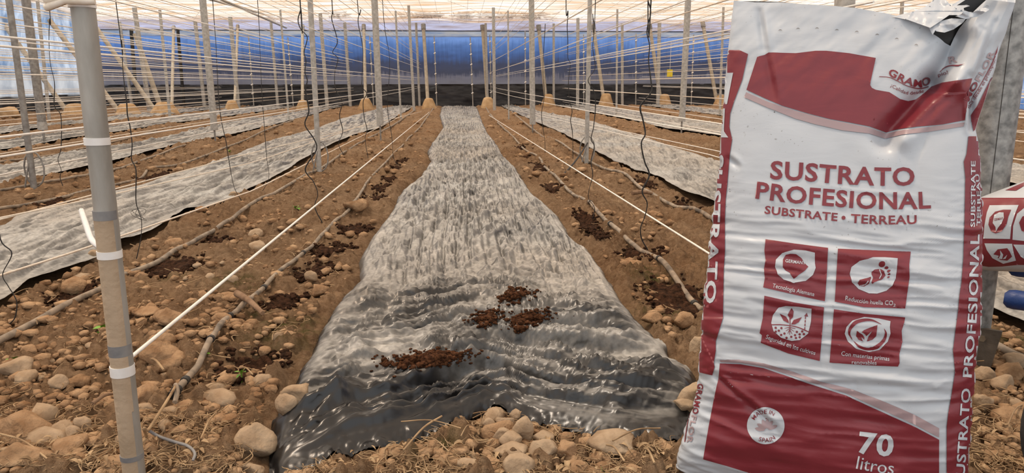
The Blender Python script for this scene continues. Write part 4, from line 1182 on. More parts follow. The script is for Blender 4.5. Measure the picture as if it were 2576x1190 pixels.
for (x0, y0, x1, y1, w_, lab) in [(1112, 1076, 1016, 1162, 5, 'thick flat dry stalk lying in front of the sheet hem'), (1190, 1010 + 90, 1160, 1125, 3, 'short dry stalk left of the stone pile'), (1010, 1090, 1160, 1105, 3, 'thin dry stalk crossing behind the thick flat one'),
                                (1060, 1130, 1130, 1165, 3, 'dry stalk slanting below the thick flat one'), (1540, 1140, 1660, 1105, 4, 'long dry stalk pointing at the sack corner'), (1620, 1160, 1645, 1195, 6, 'flat pale straw by the grass tuft'), (1525, 1150, 1570, 1190, 5, 'flat dry stalk leaning into the grass tuft'),
                                (0, 1120, 125, 1185, 5, 'curved dry stalk in the lower left corner'), (508, 1135, 545, 1065, 5, 'forked pale straw right of the dark twine'), (372, 925, 415, 955, 6, 'pale dry husk strip below the big crumbly clod'), (600, 952, 638, 966, 4, 'short straight stalk below the tall seedling'),
                                (2440, 1060, 2520, 1052, 4, 'dry stalk on the soil right of the sack'), (2530, 1100, 2575, 1040, 4, 'dry stalk slanting at the right border')]:
    a, b = gnd(x0, y0), gnd(x1, y1); za = max(gz(a[0], a[1]), 0) + .028; zb = max(gz(b[0], b[1]), 0) + .026; a[2] = za; b[2] = zb
    mid = (a + b) / 2 + [0, .006, .008]
    r_ = w_ * depth_of(a) / F / 2
    tag(tube('dry_stalk', smooth_path([a, mid, b], 5), r_, M['straw'], None, 6), lab, 'stalk', 'dry stalks on the soil')
for (x0, y0, x1, y1, w_, lab) in [(598, 762, 662, 806, 18, 'thick broken stick beside the drip pipe'), (236, 1042, 300, 1008, 11, 'brown stick poking out behind the front pole'), (1590, 500, 1640, 496, 12, 'dark stick lying beyond the longest black cable')]:
    a, b = gnd(x0, y0), gnd(x1, y1); r_ = w_ * depth_of(a) / F / 2; a[2] = .022 + r_; b[2] = .016 + r_ * .7
    tag(tube('broken_stick', smooth_path([a, (a + b) / 2 + [0, 0, .008], b], 5), np.linspace(r_, r_ * .6, 11), M['wood'], None, 8), lab, 'stick')

# ------------------------------------------------------------------ sacks: shape
class Sack:
    """a filled plastic sack standing in the plane A0 + U u + V v, bulging along +N and -N"""
    def __init__(s, A0, U, V, N):
        s.A0, s.U, s.V, s.N = [np.asarray(q, float) for q in (A0, U, V, N)]

    def uv(s, px, py):
        d = ray(px, py); t_ = ((s.A0 - CAM) @ s.N) / (d @ s.N)
        q = CAM + d * t_ - s.A0
        return np.array([q @ s.U, q @ s.V])

    def P(s, u, v, d=0):
        return s.A0 + np.multiply.outer(u, s.U) + np.multiply.outer(v, s.V) + np.multiply.outer(d, s.N)

    @staticmethod
    def curve(pts, t):
        pts = np.asarray(pts); c = np.concatenate([[0], np.cumsum(np.linalg.norm(np.diff(pts, axis=0), axis=1))]); c /= c[-1]
        return np.stack([np.interp(t, c, pts[:, 0]), np.interp(t, c, pts[:, 1])], -1)

    def coons(s, L, R, B, T, nt, w):
        t_ = np.linspace(0, 1, nt); sx = (w + 1) / 2
        Lc, Rc, Bc, Tc = s.curve(L, t_), s.curve(R, t_), s.curve(B, sx), s.curve(T, sx)
        a = sx[None, :, None]; b = t_[:, None, None]
        G = Lc[:, None] * (1 - a) + Rc[:, None] * a + Bc[None] * (1 - b) + Tc[None] * b
        G = G - ((1 - a) * (1 - b) * Lc[0] + a * (1 - b) * Rc[0] + (1 - a) * b * Lc[-1] + a * b * Rc[-1])
        return G, np.broadcast_to(sx[None], G.shape[:2]), np.broadcast_to(t_[:, None], G.shape[:2])


def proj_arr(P):
    v = P - CAM; z = v @ cf
    return W / 2 + F * (v @ cr) / z, H / 2 - F * (v @ cu) / z


def sack_mesh(sk, L, R, B, Tf, Tb, nt, nf, nb, depth_f, depth_b, disp, p_=3.4):
    wf = np.sin(np.linspace(-1, 1, nf) * math.pi / 2 * .97) / math.sin(math.pi / 2 * .97)
    wb = np.sin(np.linspace(1, -1, nb) * math.pi / 2)
    G, sx, tt = sk.coons(L, R, B, Tf, nt, wf)
    prof = np.maximum(0, 1 - np.abs(sx * 2 - 1) ** p_) ** (1 / p_)
    base = sk.P(G[..., 0], G[..., 1])
    x, y = proj_arr(base)
    d = depth_f(sx, tt) * prof + disp(x, y, sx, tt) * np.clip(prof * 2, 0, 1)
    PF = base + d[..., None] * sk.N
    # sideways puckers on the silhouette
    e = np.exp(-np.minimum(sx, 1 - sx) / .03)
    sgn = np.where(sx < .5, -1, 1)
    PF = PF + (e * sgn * .004 * fbm(y / 17, sx * 3, 8, 3) * 2 * np.clip((y - 330) / 200, 0, 1))[..., None] * sk.U
    G2, sx2, tt2 = sk.coons(L, R, B, Tb, nt, wb)
    prof2 = np.maximum(0, 1 - np.abs(sx2 * 2 - 1) ** p_) ** (1 / p_)
    base2 = sk.P(G2[..., 0], G2[..., 1])
    PB = base2 - (depth_b(sx2, tt2) * prof2 * (1 + .15 * fbm(sx2 * 6, tt2 * 9, 3, 3)))[..., None] * sk.N
    PA = np.concatenate([PF, PB[:, 1:-1]], 1)
    return PF, PA


def drop_floor(P, lim=.004):
    P[..., 2] = np.maximum(P[..., 2], lim)
    return P


# ------------------------------------------------------------------ sacks: print
def cat_closed(pts, n_=6):
    P_ = np.asarray(pts, float); k = len(P_); out = []
    for i in range(k):
        a, b, c, d = P_[i - 1], P_[i], P_[(i + 1) % k], P_[(i + 2) % k]
        for t_ in np.linspace(0, 1, n_, endpoint=False):
            out.append(.5 * (2 * b + (c - a) * t_ + (2 * a - 5 * b + 4 * c - d) * t_ * t_ + (3 * b - a - 3 * c + d) * t_ ** 3))
    return np.array(out)


def ell(cx_, cy_, rx, ry, rot=0, n_=20):
    a = np.linspace(0, 2 * math.pi, n_, endpoint=False)
    x = rx * np.cos(a); y = ry * np.sin(a); c, s_ = math.cos(rot), math.sin(rot)
    return np.stack([cx_ + x * c - y * s_, cy_ + x * s_ + y * c], -1)


def stroke(pts, w0, w1=None):
    P_ = smooth_path(np.asarray(pts, float), 6) if len(pts) > 2 else np.asarray(pts, float)
    T_ = np.gradient(P_, axis=0); T_ /= np.linalg.norm(T_, axis=1)[:, None] + 1e-9
    Nn = np.stack([-T_[:, 1], T_[:, 0]], -1)
    w = np.linspace(w0, w0 if w1 is None else w1, len(P_))[:, None] / 2
    return np.concatenate([P_ + Nn * w, (P_ - Nn * w)[::-1]])


def text_bm(txt, bold):
    c = bpy.data.curves.new('t', 'FONT'); c.body = txt; c.offset = bold; c.fill_mode = 'FRONT'; c.resolution_u = 3; c.space_character = 1.0 + bold * 3
    o = bpy.data.objects.new('t', c); COL.objects.link(o)
    dg = bpy.context.evaluated_depsgraph_get(); dg.update()
    me = bpy.data.meshes.new_from_object(o.evaluated_get(dg))
    bm = bmesh.new(); bm.from_mesh(me)
    bpy.data.objects.remove(o); bpy.data.curves.remove(c); bpy.data.meshes.remove(me)
    return bm


def text_on_path(txt, path, height, bold=.0):
    bm = text_bm(txt, bold)
    xs = [v.co.x for v in bm.verts]; x0, x1 = min(xs), max(xs)
    cap = .69 + bold
    cuts = np.arange(x0, x1, .12)
    for cxx in cuts:
        bmesh.ops.bisect_plane(bm, geom=bm.verts[:] + bm.edges[:] + bm.faces[:], plane_co=(cxx, 0, 0), plane_no=(1, 0, 0))
    P_ = smooth_path(path, 10) if len(path) > 2 else np.array([np.asarray(path[0]) * (1 - t_) + np.asarray(path[1]) * t_ for t_ in np.linspace(0, 1, 12)], float)
    c = np.concatenate([[0], np.cumsum(np.linalg.norm(np.diff(P_, axis=0), axis=1))])
    T_ = np.gradient(P_, axis=0); T_ /= np.linalg.norm(T_, axis=1)[:, None]
    for v in bm.verts:
        q = (v.co.x - x0) / (x1 - x0) * c[-1]
        bx, by = np.interp(q, c, P_[:, 0]), np.interp(q, c, P_[:, 1]); tx, ty = np.interp(q, c, T_[:, 0]), np.interp(q, c, T_[:, 1])
        hgt = v.co.y / cap * height
        v.co = (bx + ty * hgt, by - tx * hgt, 0)
    return bm


def poly_bm(pts):
    bm = bmesh.new()
    vs_ = [bm.verts.new((p[0], p[1], 0)) for p in pts]
    for t_ in tessellate_polygon([[Vector((p[0], p[1], 0)) for p in pts]]):
        try: bm.faces.new([vs_[i] for i in t_])
        except ValueError: pass
    return bm


class Print:
    def __init__(s, bvh, step=6.0):
        s.bvh, s.step = bvh, step
        s.V, s.Fc, s.mi = [], [], []

    def add(s, bm, mi, lift):
        xs = [v.co.x for v in bm.verts]; ys = [v.co.y for v in bm.verts]
        st = s.step
        for a0, a1, no in ((min(xs), max(xs), (1, 0, 0)), (min(ys), max(ys), (0, 1, 0))):
            for q in np.arange(math.floor(a0 / st) * st + st, a1, st):
                co = (q, 0, 0) if no[0] else (0, q, 0)
                bmesh.ops.bisect_plane(bm, geom=bm.verts[:] + bm.edges[:] + bm.faces[:], plane_co=co, plane_no=no)
        bmesh.ops.triangulate(bm, faces=bm.faces[:])
        o = len(s.V); ok = {}
        bm.verts.ensure_lookup_table()
        for v in bm.verts:
            d = Vector(ray(v.co.x, v.co.y)).normalized()
            h = s.bvh.ray_cast(Vector(CAM), d)
            if h[0] is None: continue
            nrm = h[1] if h[1].dot(d) < 0 else -h[1]
            ok[v.index] = len(s.V); s.V.append(tuple(h[0] + (nrm * .4 - d * .6) * lift))
        for f in bm.faces:
            ids = [v.index for v in f.verts]
            if all(i in ok for i in ids):
                a, b, c = [np.array(s.V[ok[i]]) for i in ids]
                if max(np.linalg.norm(a - b), np.linalg.norm(b - c), np.linalg.norm(a - c)) > .05: continue
                nn_ = np.cross(b - a, c - a)
                t3 = [ok[i] for i in ids]
                if nn_ @ (CAM - a) < 0: t3 = t3[::-1]
                s.Fc.append(tuple(t3)); s.mi.append(mi)
        bm.free()

    def poly(s, pts, mi, lift=.0006, sm=0):
        s.add(poly_bm(cat_closed(pts, sm) if sm else pts), mi, lift)

    def text(s, txt, path, h, mi, bold=.0, lift=.0012):
        s.add(text_on_path(txt, path, h, bold), mi, lift)


def sack_object(name, parent, PA, pr, mats, holefun=None, bottom=True):
    n_, k_, _ = PA.shape
    V = PA.reshape(-1, 3)
    Fc = [(i * k_ + j, i * k_ + (j + 1) % k_, (i + 1) * k_ + (j + 1) % k_, (i + 1) * k_ + j) for i in range(n_ - 1) for j in range(k_)]
    mi = [0] * len(Fc)
    Vl = [tuple(v) for v in V]
    if bottom:
        c = V[:k_].mean(0); Vl.append(tuple(c)); ci = len(Vl) - 1
        for j in range(k_): Fc.append((ci, (j + 1) % k_, j)); mi.append(0)
    o0 = len(Vl)
    Vl += pr.V; Fc += [tuple(i + o0 for i in f) for f in pr.Fc]; mi += pr.mi
    ob = meshobj(name, np.array(Vl), Fc, mats, parent)
    ob.data.polygons.foreach_set('material_index', mi)
    return ob


# ---- the big standing sack
A0 = gnd(1702, 1163)
mid = gnd(2070, 1170)
hn = CAM - mid; hn[2] = 0; hn /= np.linalg.norm(hn)
tl = math.radians(5)
N_ = hn * math.cos(tl) + np.array([0, 0, math.sin(tl)]); V_ = np.array([0, 0, math.cos(tl)]) - hn * math.sin(tl); U_ = np.cross(V_, N_)
sk = Sack(A0, U_, V_, N_)
Lp = [(1702, 1163), (1717, 1100), (1733, 1060), (1752, 1000), (1762, 950), (1765, 900), (1772, 800), (1782, 700), (1790, 600), (1803, 500), (1812, 420), (1815, 360), (1820, 300), (1826, 200), (1832, 130), (1843, 30), (1846, 2)]
Rp = [(2434, 1150), (2438, 1100), (2440, 1050), (2442, 1000), (2447, 940), (2452, 880), (2463, 830), (2463, 780), (2465, 720), (2468, 650), (2468, 560), (2466, 480), (2462, 400), (2457, 350), (2452, 326), (2465, 285), (2479, 244), (2491, 206), (2503, 171), (2509, 138), (2518, 112), (2529, 85), (2538, 53), (2547, 29), (2553, 6), (2556, -12)]
Tp = [(1846, 2), (1901, 8), (1961, 9), (2002, 14), (2102, 20), (2170, 27), (2230, 38), (2282, 49), (2312, 58), (2337, 68), (2346, 90), (2359, 98), (2376, 109), (2393, 113), (2400, 97), (2412, 73), (2429, 52), (2447, 32), (2465, 15), (2482, 0), (2500, -12), (2556, -12)]
Tbp = [(1846, 2), (1901, 2), (1961, 3), (2002, 8), (2102, 14), (2170, 24), (2230, 36), (2282, 47), (2312, 50), (2350, 44), (2390, 24), (2430, -2), (2460, -20), (2500, -26), (2556, -12)]
Luv = [sk.uv(*p) for p in Lp]; Ruv = [sk.uv(*p) for p in Rp]
Ruv = [np.array([Ruv[0][0] - .002, 0.0])] + [q for q in Ruv if q[1] > .012]
Luv[0][1] = 0
Buv = [Luv[0] * (1 - q) + Ruv[0] * q for q in np.linspace(0, 1, 12)]
Tuv = [sk.uv(*p) for p in Tp]; Tbuv = [sk.uv(*p) for p in Tbp]


def seg_d(x, y, a, b):
    ax, ay = a; bx, by = b
    t_ = np.clip(((x - ax) * (bx - ax) + (y - ay) * (by - ay)) / ((bx - ax) ** 2 + (by - ay) ** 2), 0, 1)
    dx = x - (ax + t_ * (bx - ax)); dy = y - (ay + t_ * (by - ay))
    sgn = np.sign((bx - ax) * (y - ay) - (by - ay) * (x - ax))
    return np.hypot(dx, dy) * sgn


def big_disp(x, y, sx, tt):
    a = np.clip((y - 420) / 200, 0, 1) * (1 - .55 * np.clip((y - 930) / 80, 0, 1))
    yy = y - .09 * (x - 2100) + 14 * fbm(x / 170, y / 120, 40, 2)
    r1 = 1 - np.abs(2 * vnoise(x / 240, yy / 24, 41) - 1); r2 = 1 - np.abs(2 * vnoise(x / 110, yy / 15, 42) - 1)
    w = a * (.0060 * (r1 - .5) + .0030 * (r2 - .5))
    yl = y - .33 * (x - 1850)
    w += np.clip((y - 600) / 100, 0, 1) * np.clip((2050 - x) / 200, 0, 1) * .005 * (1 - np.abs(2 * vnoise(x / 300, yl / 34, 47) - 1) - .5)
    e = np.exp(-np.minimum(sx, 1 - sx) / .06)
    w += e * np.clip((y - 380) / 150, 0, 1) * .008 * (fbm(x / 70, (y + .2 * x) / 20, 44, 3) * 2)
    w += .010 * fbm(x / 210, y / 190, 45, 3) + .004 * fbm(x / 80, y / 70, 48, 2) * np.clip((y - 900) / 60, .25, 1)
    # deep fold running up to the torn corner
    for a_, b_, dep, wd in [((2225, 350), (2345, 212), .030, 26), ((2345, 212), (2412, 100), .034, 26), ((2290, 330), (2430, 200), .008, 12)]:
        d = seg_d(x, y, a_, b_); w -= dep * np.exp(-(d / wd) ** 2)
    for a_, b_, dep, wd in [((2265, 345), (2395, 215), .017, 28), ((2395, 215), (2455, 90), .014, 26)]:
        d = seg_d(x, y, a_, b_); w += dep * np.exp(-(d / wd) ** 2)
    # gusset crease, upper right
    for a_, b_, dep, wd in [((2437, 330), (2437, 235), .016, 9), ((2437, 235), (2500, 60), .007, 10), ((1911, 30), (1928, 130), .008, 9), ((1928, 130), (1955, 255), .005, 10), ((1811, 915), (1880, 965), .007, 8), ((1880, 965), (1965, 1035), .007, 9),
                            ((2020, 930), (2150, 928), .005, 8), ((2150, 928), (2330, 940), .004, 9), ((1900, 735), (2110, 775), .004, 9), ((1840, 395), (1870, 420), .006, 9)]:
        d = seg_d(x, y, a_, b_); L2_ = math.hypot(b_[0] - a_[0], b_[1] - a_[1]); dm = np.hypot(x - (a_[0] + b_[0]) / 2, y - (a_[1] + b_[1]) / 2); dep = dep * np.clip(1.25 - dm / (L2_ * .55), 0, 1); w = w - dep * np.exp(-(d / wd) ** 2)
        w = w + dep * .7 * np.exp(-((d + wd * 1.6) / wd) ** 2)
    # soft diagonal folds on the pinned-up corner
    w += .007 * np.clip((x - 2380) / 60, 0, 1) * np.clip((330 - y) / 90, 0, 1) * (tri((x + .55 * y) / 62) - .5)
    w += .004 * np.clip((300 - y) / 100, 0, 1) * fbm((x + y) / 60, (x - y) / 140, 52, 3) * 2
    return w


df = lambda s_, t_: np.interp(t_, [0, .04, .12, .3, .55, .75, .88, .96, 1], [.050, .075, .092, .098, .085, .060, .040, .024, .016])
db = lambda s_, t_: np.interp(t_, [0, .04, .12, .3, .55, .75, .88, .96, 1], [.050, .075, .088, .09, .08, .055, .030, .012, .006])
PF, PA = sack_mesh(sk, Luv, Ruv, Buv, Tuv, Tbuv, 330, 230, 50, df, db, big_disp)
PF = drop_floor(PF); PA = drop_floor(PA)
nF, kF = PF.shape[:2]
bv = BVHTree.FromPolygons([tuple(v) for v in PF.reshape(-1, 3)], [(i * kF + j, i * kF + j + 1, (i + 1) * kF + j + 1, (i + 1) * kF + j) for i in range(nF - 1) for j in range(kF - 1)])
pr = Print(bv, 5.0)
WH, MA, PL, WP, VT = 0, 1, 2, 3, 4
m1, m2, m3 = .0017, .0026, .0034
Z8 = lambda L: [(1880 + x * .2941, 580 + y * .2941) for x, y in L]
Z4 = lambda L: [(1680 + x * .3445, 780 + y * .3445) for x, y in L]
Z2 = lambda L: [(2200 + x * .2942, y * .2942) for x, y in L]
# top panel and stripe
pr.poly([(1905, 143), (1924, 138), (1934, 132), (2002, 134), (2052, 128), (2079, 128), (2136, 134), (2203, 146), (2190, 205), (2189, 214), (2193, 221), (2203, 226), (2237, 232), (2250, 240), (2264, 249), (2284, 254), (2304, 250), (2324, 235), (2344, 218), (2371, 208), (2445, 197), (2435, 235), (2432, 270), (2428, 302), (2371, 313), (2304, 319), (2257, 326), (2229, 333), (2187, 318), (2136, 308), (2086, 299), (2035, 286), (1968, 266), (1928, 249), (1878, 226)], MA, m1)
pr.poly([(1877, 232), (1934, 257), (2002, 279), (2069, 297), (2136, 311), (2187, 321), (2229, 336), (2271, 328), (2338, 319), (2427, 308), (2424, 318), (2338, 331), (2271, 339), (2227, 349), (2187, 336), (2119, 328), (2052, 313), (2002, 299), (1934, 272), (1872, 245)], PL, m1)
# left gusset
pr.poly([(1800, 126), (1830, 126), (1860, 126), (1882, 136), (1867, 202), (1847, 255), (1837, 286), (1835, 319), (1842, 350), (1836, 389), (1830, 463), (1826, 500), (1824, 549), (1824, 634), (1821, 680), (1820, 740), (1819, 800), (1811, 826), (1801, 859), (1801, 882), (1796, 912), (1798, 923), (1792, 944), (1761, 937), (1730, 930), (1740, 800), (1760, 600), (1780, 400), (1790, 200)], MA, m1)
pr.poly([(1800, 184), (1845, 183), (1830, 262), (1818, 262), (1826, 205), (1800, 205)], WP, m2)
pr.poly([(1800, 272), (1825, 273), (1822, 330), (1833, 346), (1800, 345)], WP, m2)
pr.text('SUSTRATO', [(1797, 388), (1790, 470), (1786, 560), (1781, 650), (1779, 700), (1774, 762)], 26, WP, .03, m2)
# right gusset
pr.poly([(2436, 343), (2450, 343), (2500, 343), (2520, 600), (2510, 900), (2490, 1240), (2376, 1240), (2381, 1190), (2381, 1073), (2385, 1039), (2393, 994), (2402, 935), (2400, 911), (2397, 880), (2404, 825), (2410, 780), (2413, 743), (2418, 713), (2423, 649), (2426, 548), (2428, 447), (2424, 407), (2431, 387)], MA, m1)
pr.poly([(2500, 188), (2492, 198), (2477, 249), (2460, 299), (2452, 326), (2449, 331), (2441, 292), (2457, 269), (2475, 232)], MA, m1)
pr.text('SUBSTRATE', [(2451, 572), (2452, 490), (2452, 405)], 11, WP, .022, m2)
pr.text('TERREAU', [(2464, 569), (2465, 500), (2461, 438)], 9, WP, .022, m2)
pr.text('PROFESIONAL', [(2442, 950), (2448, 880), (2455, 800), (2459, 700), (2462, 590)], 22, WP, .022, m2)
pr.text('SUSTRATO', [(2423, 1222), (2428, 1150), (2434, 1060), (2440, 977)], 22, WP, .022, m2)
# headline
pr.text('SUSTRATO', [(1937, 449), (2037, 455), (2106, 461), (2220, 466), (2301, 465)], 45, MA, .026, m1)
pr.text('PROFESIONAL', [(1900, 498), (1988, 509), (2072, 516), (2175, 524), (2281, 525), (2342, 523)], 42, MA, .026, m1)
pr.text('SUBSTRATE', [(1923, 537), (2010, 547), (2106, 556)], 20, MA, .024, m1)
pr.poly(ell(2122, 548, 5, 5), MA, m1)
pr.text('TERREAU', [(2140, 560), (2220, 564), (2306, 563)], 22, MA, .024, m1)
# four boxes
pr.poly([(1926, 602), (2000, 613), (2083, 624), (2080, 690), (2075, 758), (1998, 741), (1920, 723), (1924, 700), (1922, 676), (1926, 655), (1923, 630)], MA, m1)
pr.poly([(2108, 626), (2200, 630), (2291, 633), (2287, 665), (2288, 697), (2282, 740), (2277, 776), (2174, 773), (2137, 766), (2100, 759)], MA, m1)
pr.poly([(1923, 744), (1998, 761), (2073, 773), (2068, 840), (2062, 908), (1983, 889), (1914, 862), (1917, 843), (1911, 838), (1919, 800)], MA, m1)
pr.poly([(2098, 778), (2174, 789), (2277, 798), (2275, 810), (2268, 832), (2270, 860), (2262, 892), (2263, 913), (2259, 922), (2174, 918), (2087, 912)], MA, m1)
pr.poly(Z8([(578, 188), (500, 170), (400, 163), (300, 190), (245, 250), (238, 310), (260, 370), (310, 420), (400, 447), (500, 430), (560, 380), (585, 320), (578, 280)]), WP, m2)
pr.poly(Z8([(370, 195), (330, 205), (305, 250), (305, 310), (325, 340), (365, 365), (398, 412), (440, 380), (490, 345), (522, 310), (490, 280), (465, 235), (420, 200)]), MA, m3)
pr.text('GERMANY', Z8([(325, 274), (410, 284), (497, 292)]), 8.5, WP, .015, .0042)
pr.text('Tecnología Alemana', [(1943, 723), (1990, 733), (2048, 745)], 10, WP, .004, m2)
pr.poly(Z8([(1284, 238), (1180, 230), (1075, 230), (960, 258), (890, 312), (876, 370), (895, 440), (950, 500), (1040, 538), (1110, 540), (1190, 515), (1240, 470), (1268, 410), (1280, 320)]), WP, m2)
pr.poly(Z8([(1062, 352), (1090, 335), (1140, 328), (1170, 350), (1182, 385), (1150, 420), (1110, 435), (1070, 452), (1062, 440), (1075, 400), (1062, 375)]), MA, m3)
pr.poly(Z8([(942, 445), (960, 425), (1000, 415), (1055, 393), (1058, 410), (1040, 450), (1000, 480), (960, 475)]), MA, m3)
for c in [(1152, 285, 28, 25), (1190, 317, 18, 14), (1210, 346, 17, 10), (1212, 372, 14, 8), (1207, 398, 11, 7)]:
    pr.poly(np.array(Z8(ell(c[0], c[1], c[2], c[3], -.5))), MA, m3)
pr.poly(stroke(Z8([(1130, 335), (1145, 375), (1128, 412)]), 2.2), WP, .0042)
pr.poly(stroke(Z8([(962, 470), (1000, 462), (1034, 432)]), 2.2), WP, .0042)
pr.text('Reducción huella CO', [(2126, 755), (2180, 764), (2246, 768)], 11.5, WP, .004, m2)
pr.text('2', [(2247, 771), (2253, 771)], 7, WP, .004, m2)
pr.poly(Z8([(550, 668), (440, 650), (330, 642), (270, 657), (220, 720), (205, 790), (225, 860), (290, 915), (380, 943), (450, 935), (520, 880), (545, 780)]), WP, m2)
pr.poly(stroke(Z8([(206, 806), (300, 806), (420, 824), (526, 866)]), 2.6), MA, m3)
for L in ([(370, 762), (345, 720), (380, 658), (397, 690), (390, 742)], [(356, 792), (310, 772), (278, 708), (332, 735), (352, 770)], [(374, 804), (398, 765), (468, 740), (440, 785), (408, 802)]):
    pr.poly(Z8(L), MA, m3)
pr.poly(stroke(Z8([(364, 750), (366, 800), (362, 862)]), 2.8, 1.2), MA, m3)
for b_ in [((364, 838), (330, 858)), ((364, 838), (400, 862)), ((363, 848), (345, 882)), ((363, 848), (385, 886)), ((362, 855), (362, 892)), ((366, 830), (412, 838)), ((364, 828), (318, 835))]:
    pr.poly(stroke(Z8(list(b_)), 1.9, 1.0), MA, m3)
for c in [(243, 832), (292, 834), (270, 856), (244, 864), (290, 892), (318, 880), (336, 916), (376, 908), (424, 866), (408, 894), (448, 886), (416, 918), (448, 912), (484, 884), (470, 862)]:
    pr.poly(np.array(Z8(ell(c[0], c[1], 10, 10))), MA, m3)
for y0 in (735, 765, 795, 825):
    pr.poly(stroke(Z8([(499 - (y0 - 735) * .07, y0), (497 - (y0 - 735) * .07, y0 + 22)]), 2.4), MA, m3)
pr.poly(Z8([(510, 702), (486, 732), (520, 738)]), MA, m3)
pr.text('Seguridad en los cultivos', [(1926, 851), (1983, 873), (2050, 893)], 11, WP, .004, m2)
pr.poly(Z8([(1224, 775), (1120, 750), (1000, 738), (900, 770), (850, 820), (833, 880), (860, 950), (930, 1010), (1040, 1040), (1130, 1020), (1200, 950), (1224, 880), (1218, 825)]), WP, m2)
for L in ([(900, 935), (872, 880), (885, 830), (930, 785), (1000, 765), (1070, 768), (1146, 802)], [(1170, 838), (1184, 880), (1165, 940), (1105, 995), (1030, 1012), (955, 990), (905, 940)]):
    P_ = smooth_path(Z8(L), 6); hw = (np.sin(np.linspace(0, math.pi, len(P_))) * 4.2 + .4)[:, None]
    T_ = np.gradient(P_, axis=0); T_ /= np.linalg.norm(T_, axis=1)[:, None]; Nn = np.stack([-T_[:, 1], T_[:, 0]], -1)
    pr.poly(np.concatenate([P_ + Nn * hw, (P_ - Nn * hw)[::-1]]), MA, m3)
pr.poly(Z8([(1112, 808), (1050, 828), (1000, 850), (978, 868), (1010, 885), (1016, 900), (1070, 855), (1035, 905), (1022, 948), (1068, 935), (1102, 900), (1108, 850)]), MA, m3)
pr.poly(Z8([(938, 858), (930, 900), (950, 930), (988, 946), (972, 905), (1000, 935), (1002, 915), (985, 885)]), MA, m3)
pr.text('Con materias primas', [(2116, 894), (2175, 901), (2237, 908)], 11.5, WP, .004, m2)
pr.text('renovables', [(2143, 915), (2205, 917)], 9, WP, .004, m2)
# bottom panel
pr.poly([(1811, 914), (1863, 916), (1921, 926), (1973, 944), (2059, 973), (2128, 995), (2231, 1042), (2300, 1073), (2362, 1106), (2362, 1187), (2358, 1250), (2200, 1250), (2000, 1222), (1887, 1190), (1828, 1172), (1769, 1155), (1783, 1073), (1797, 1000), (1808, 950)], MA, m1)
pr.poly([(1811, 905), (1859, 905), (1921, 914), (1990, 933), (2059, 958), (2145, 980), (2231, 1013), (2300, 1043), (2362, 1077), (2362, 1100), (2300, 1067), (2231, 1036), (2128, 989), (2059, 967), (1973, 939), (1921, 922), (1863, 912), (1813, 911)], PL, m1)
pr.poly(ell(1926.5, 1070.5, 47, 46.5, 0, 56), WP, m2)
def arc(cx_, cy_, r, a0, a1, n_=9):
    return [(cx_ + r * math.cos(math.radians(a)), cy_ + r * math.sin(math.radians(a))) for a in np.linspace(a0, a1, n_)]
pr.text('MADE IN', arc(1926, 1071, 31, 208, 308), 10, MA, .006, m3)
pr.text('SPAIN', arc(1926, 1071, 41, 116, 52), 10, MA, .006, m3)
for a_, ln, mi_ in [(-168, 30, PL), (-142, 30, PL), (-112, 31, PL), (-86, 33, PL), (-60, 31, PL), (-28, 31, PL)]:
    a = math.radians(a_); cx_, cy_ = 1929, 1083
    tip = (cx_ + ln * math.cos(a), cy_ + ln * math.sin(a) * .95); q = (-math.sin(a) * 5.2, math.cos(a) * 5.2); k0 = (cx_ + 5 * math.cos(a), cy_ + 5 * math.sin(a))
    mm = (cx_ + ln * .62 * math.cos(a), cy_ + ln * .62 * math.sin(a))
    pr.poly([k0, (mm[0] + q[0], mm[1] + q[1]), tip, (mm[0] - q[0], mm[1] - q[1])], mi_, m3, 4)
pr.text('70', [(2157, 1137), (2200, 1142), (2245, 1147)], 53, WP, .032, m2)
pr.text('litros', [(2153, 1178), (2200, 1187), (2247, 1193)], 32, WP, .0, m2)
# maker's mark on the front and on the gussets
pr.text('GRAMO', Z2([(112, 636), (175, 672), (245, 708), (330, 738), (420, 742), (488, 692)]), 18.5, MA, .03, m1)
pr.poly(stroke(Z2([(40, 656), (130, 664), (200, 695), (280, 735), (380, 757), (460, 742)]), 1.6, 2.2), MA, m1)
pr.text('¡Calidad desde', Z2([(136, 742), (200, 775), (290, 808), (420, 792)]), 8.5, MA, .003, m1)
pr.text('R', Z2([(640, 545), (712, 530)]), 17, PL, .03, m1)
pr.poly(stroke(Z2([(560, 615), (600, 580), (650, 562), (720, 562)]), 1.5, 3.5), MA, m1)
pr.poly(Z2([(690, 570), (720, 556), (776, 544), (720, 566)]), MA, m1)
pr.text('pio!', Z2([(548, 655), (632, 632)]), 9, MA, .003, m1)
pr.text('MOFLOR', Z2([(800, 868), (870, 745), (960, 590), (1028, 448)]), 14, PL, .03, m1)
pr.text('MO', Z2([(800, 868), (835, 807), (888, 715)]), 14, MA, .03, m2)
pr.poly(stroke(Z2([(806, 890), (900, 735), (990, 570), (1030, 480)]), 1.3, 2.6), MA, m1)
pr.poly(Z2([(1018, 500), (1036, 440), (1056, 384), (1046, 450)]), MA, m1)
pr.text('dad desde el principio!', Z2([(812, 930), (900, 790), (980, 640), (1034, 512)]), 8, MA, .003, m1)
pr.text('GRAMO', [(1757, 964), (1750, 1000), (1742, 1040)], 14, MA, .03, m1)
pr.text('FLOR', [(1741, 1044), (1734, 1080), (1728, 1114)], 13, PL, .03, m1)
pr.poly(stroke([(1748, 985), (1742, 1020), (1731, 1060), (1723, 1112)], 1.2, 2.2), MA, m1)
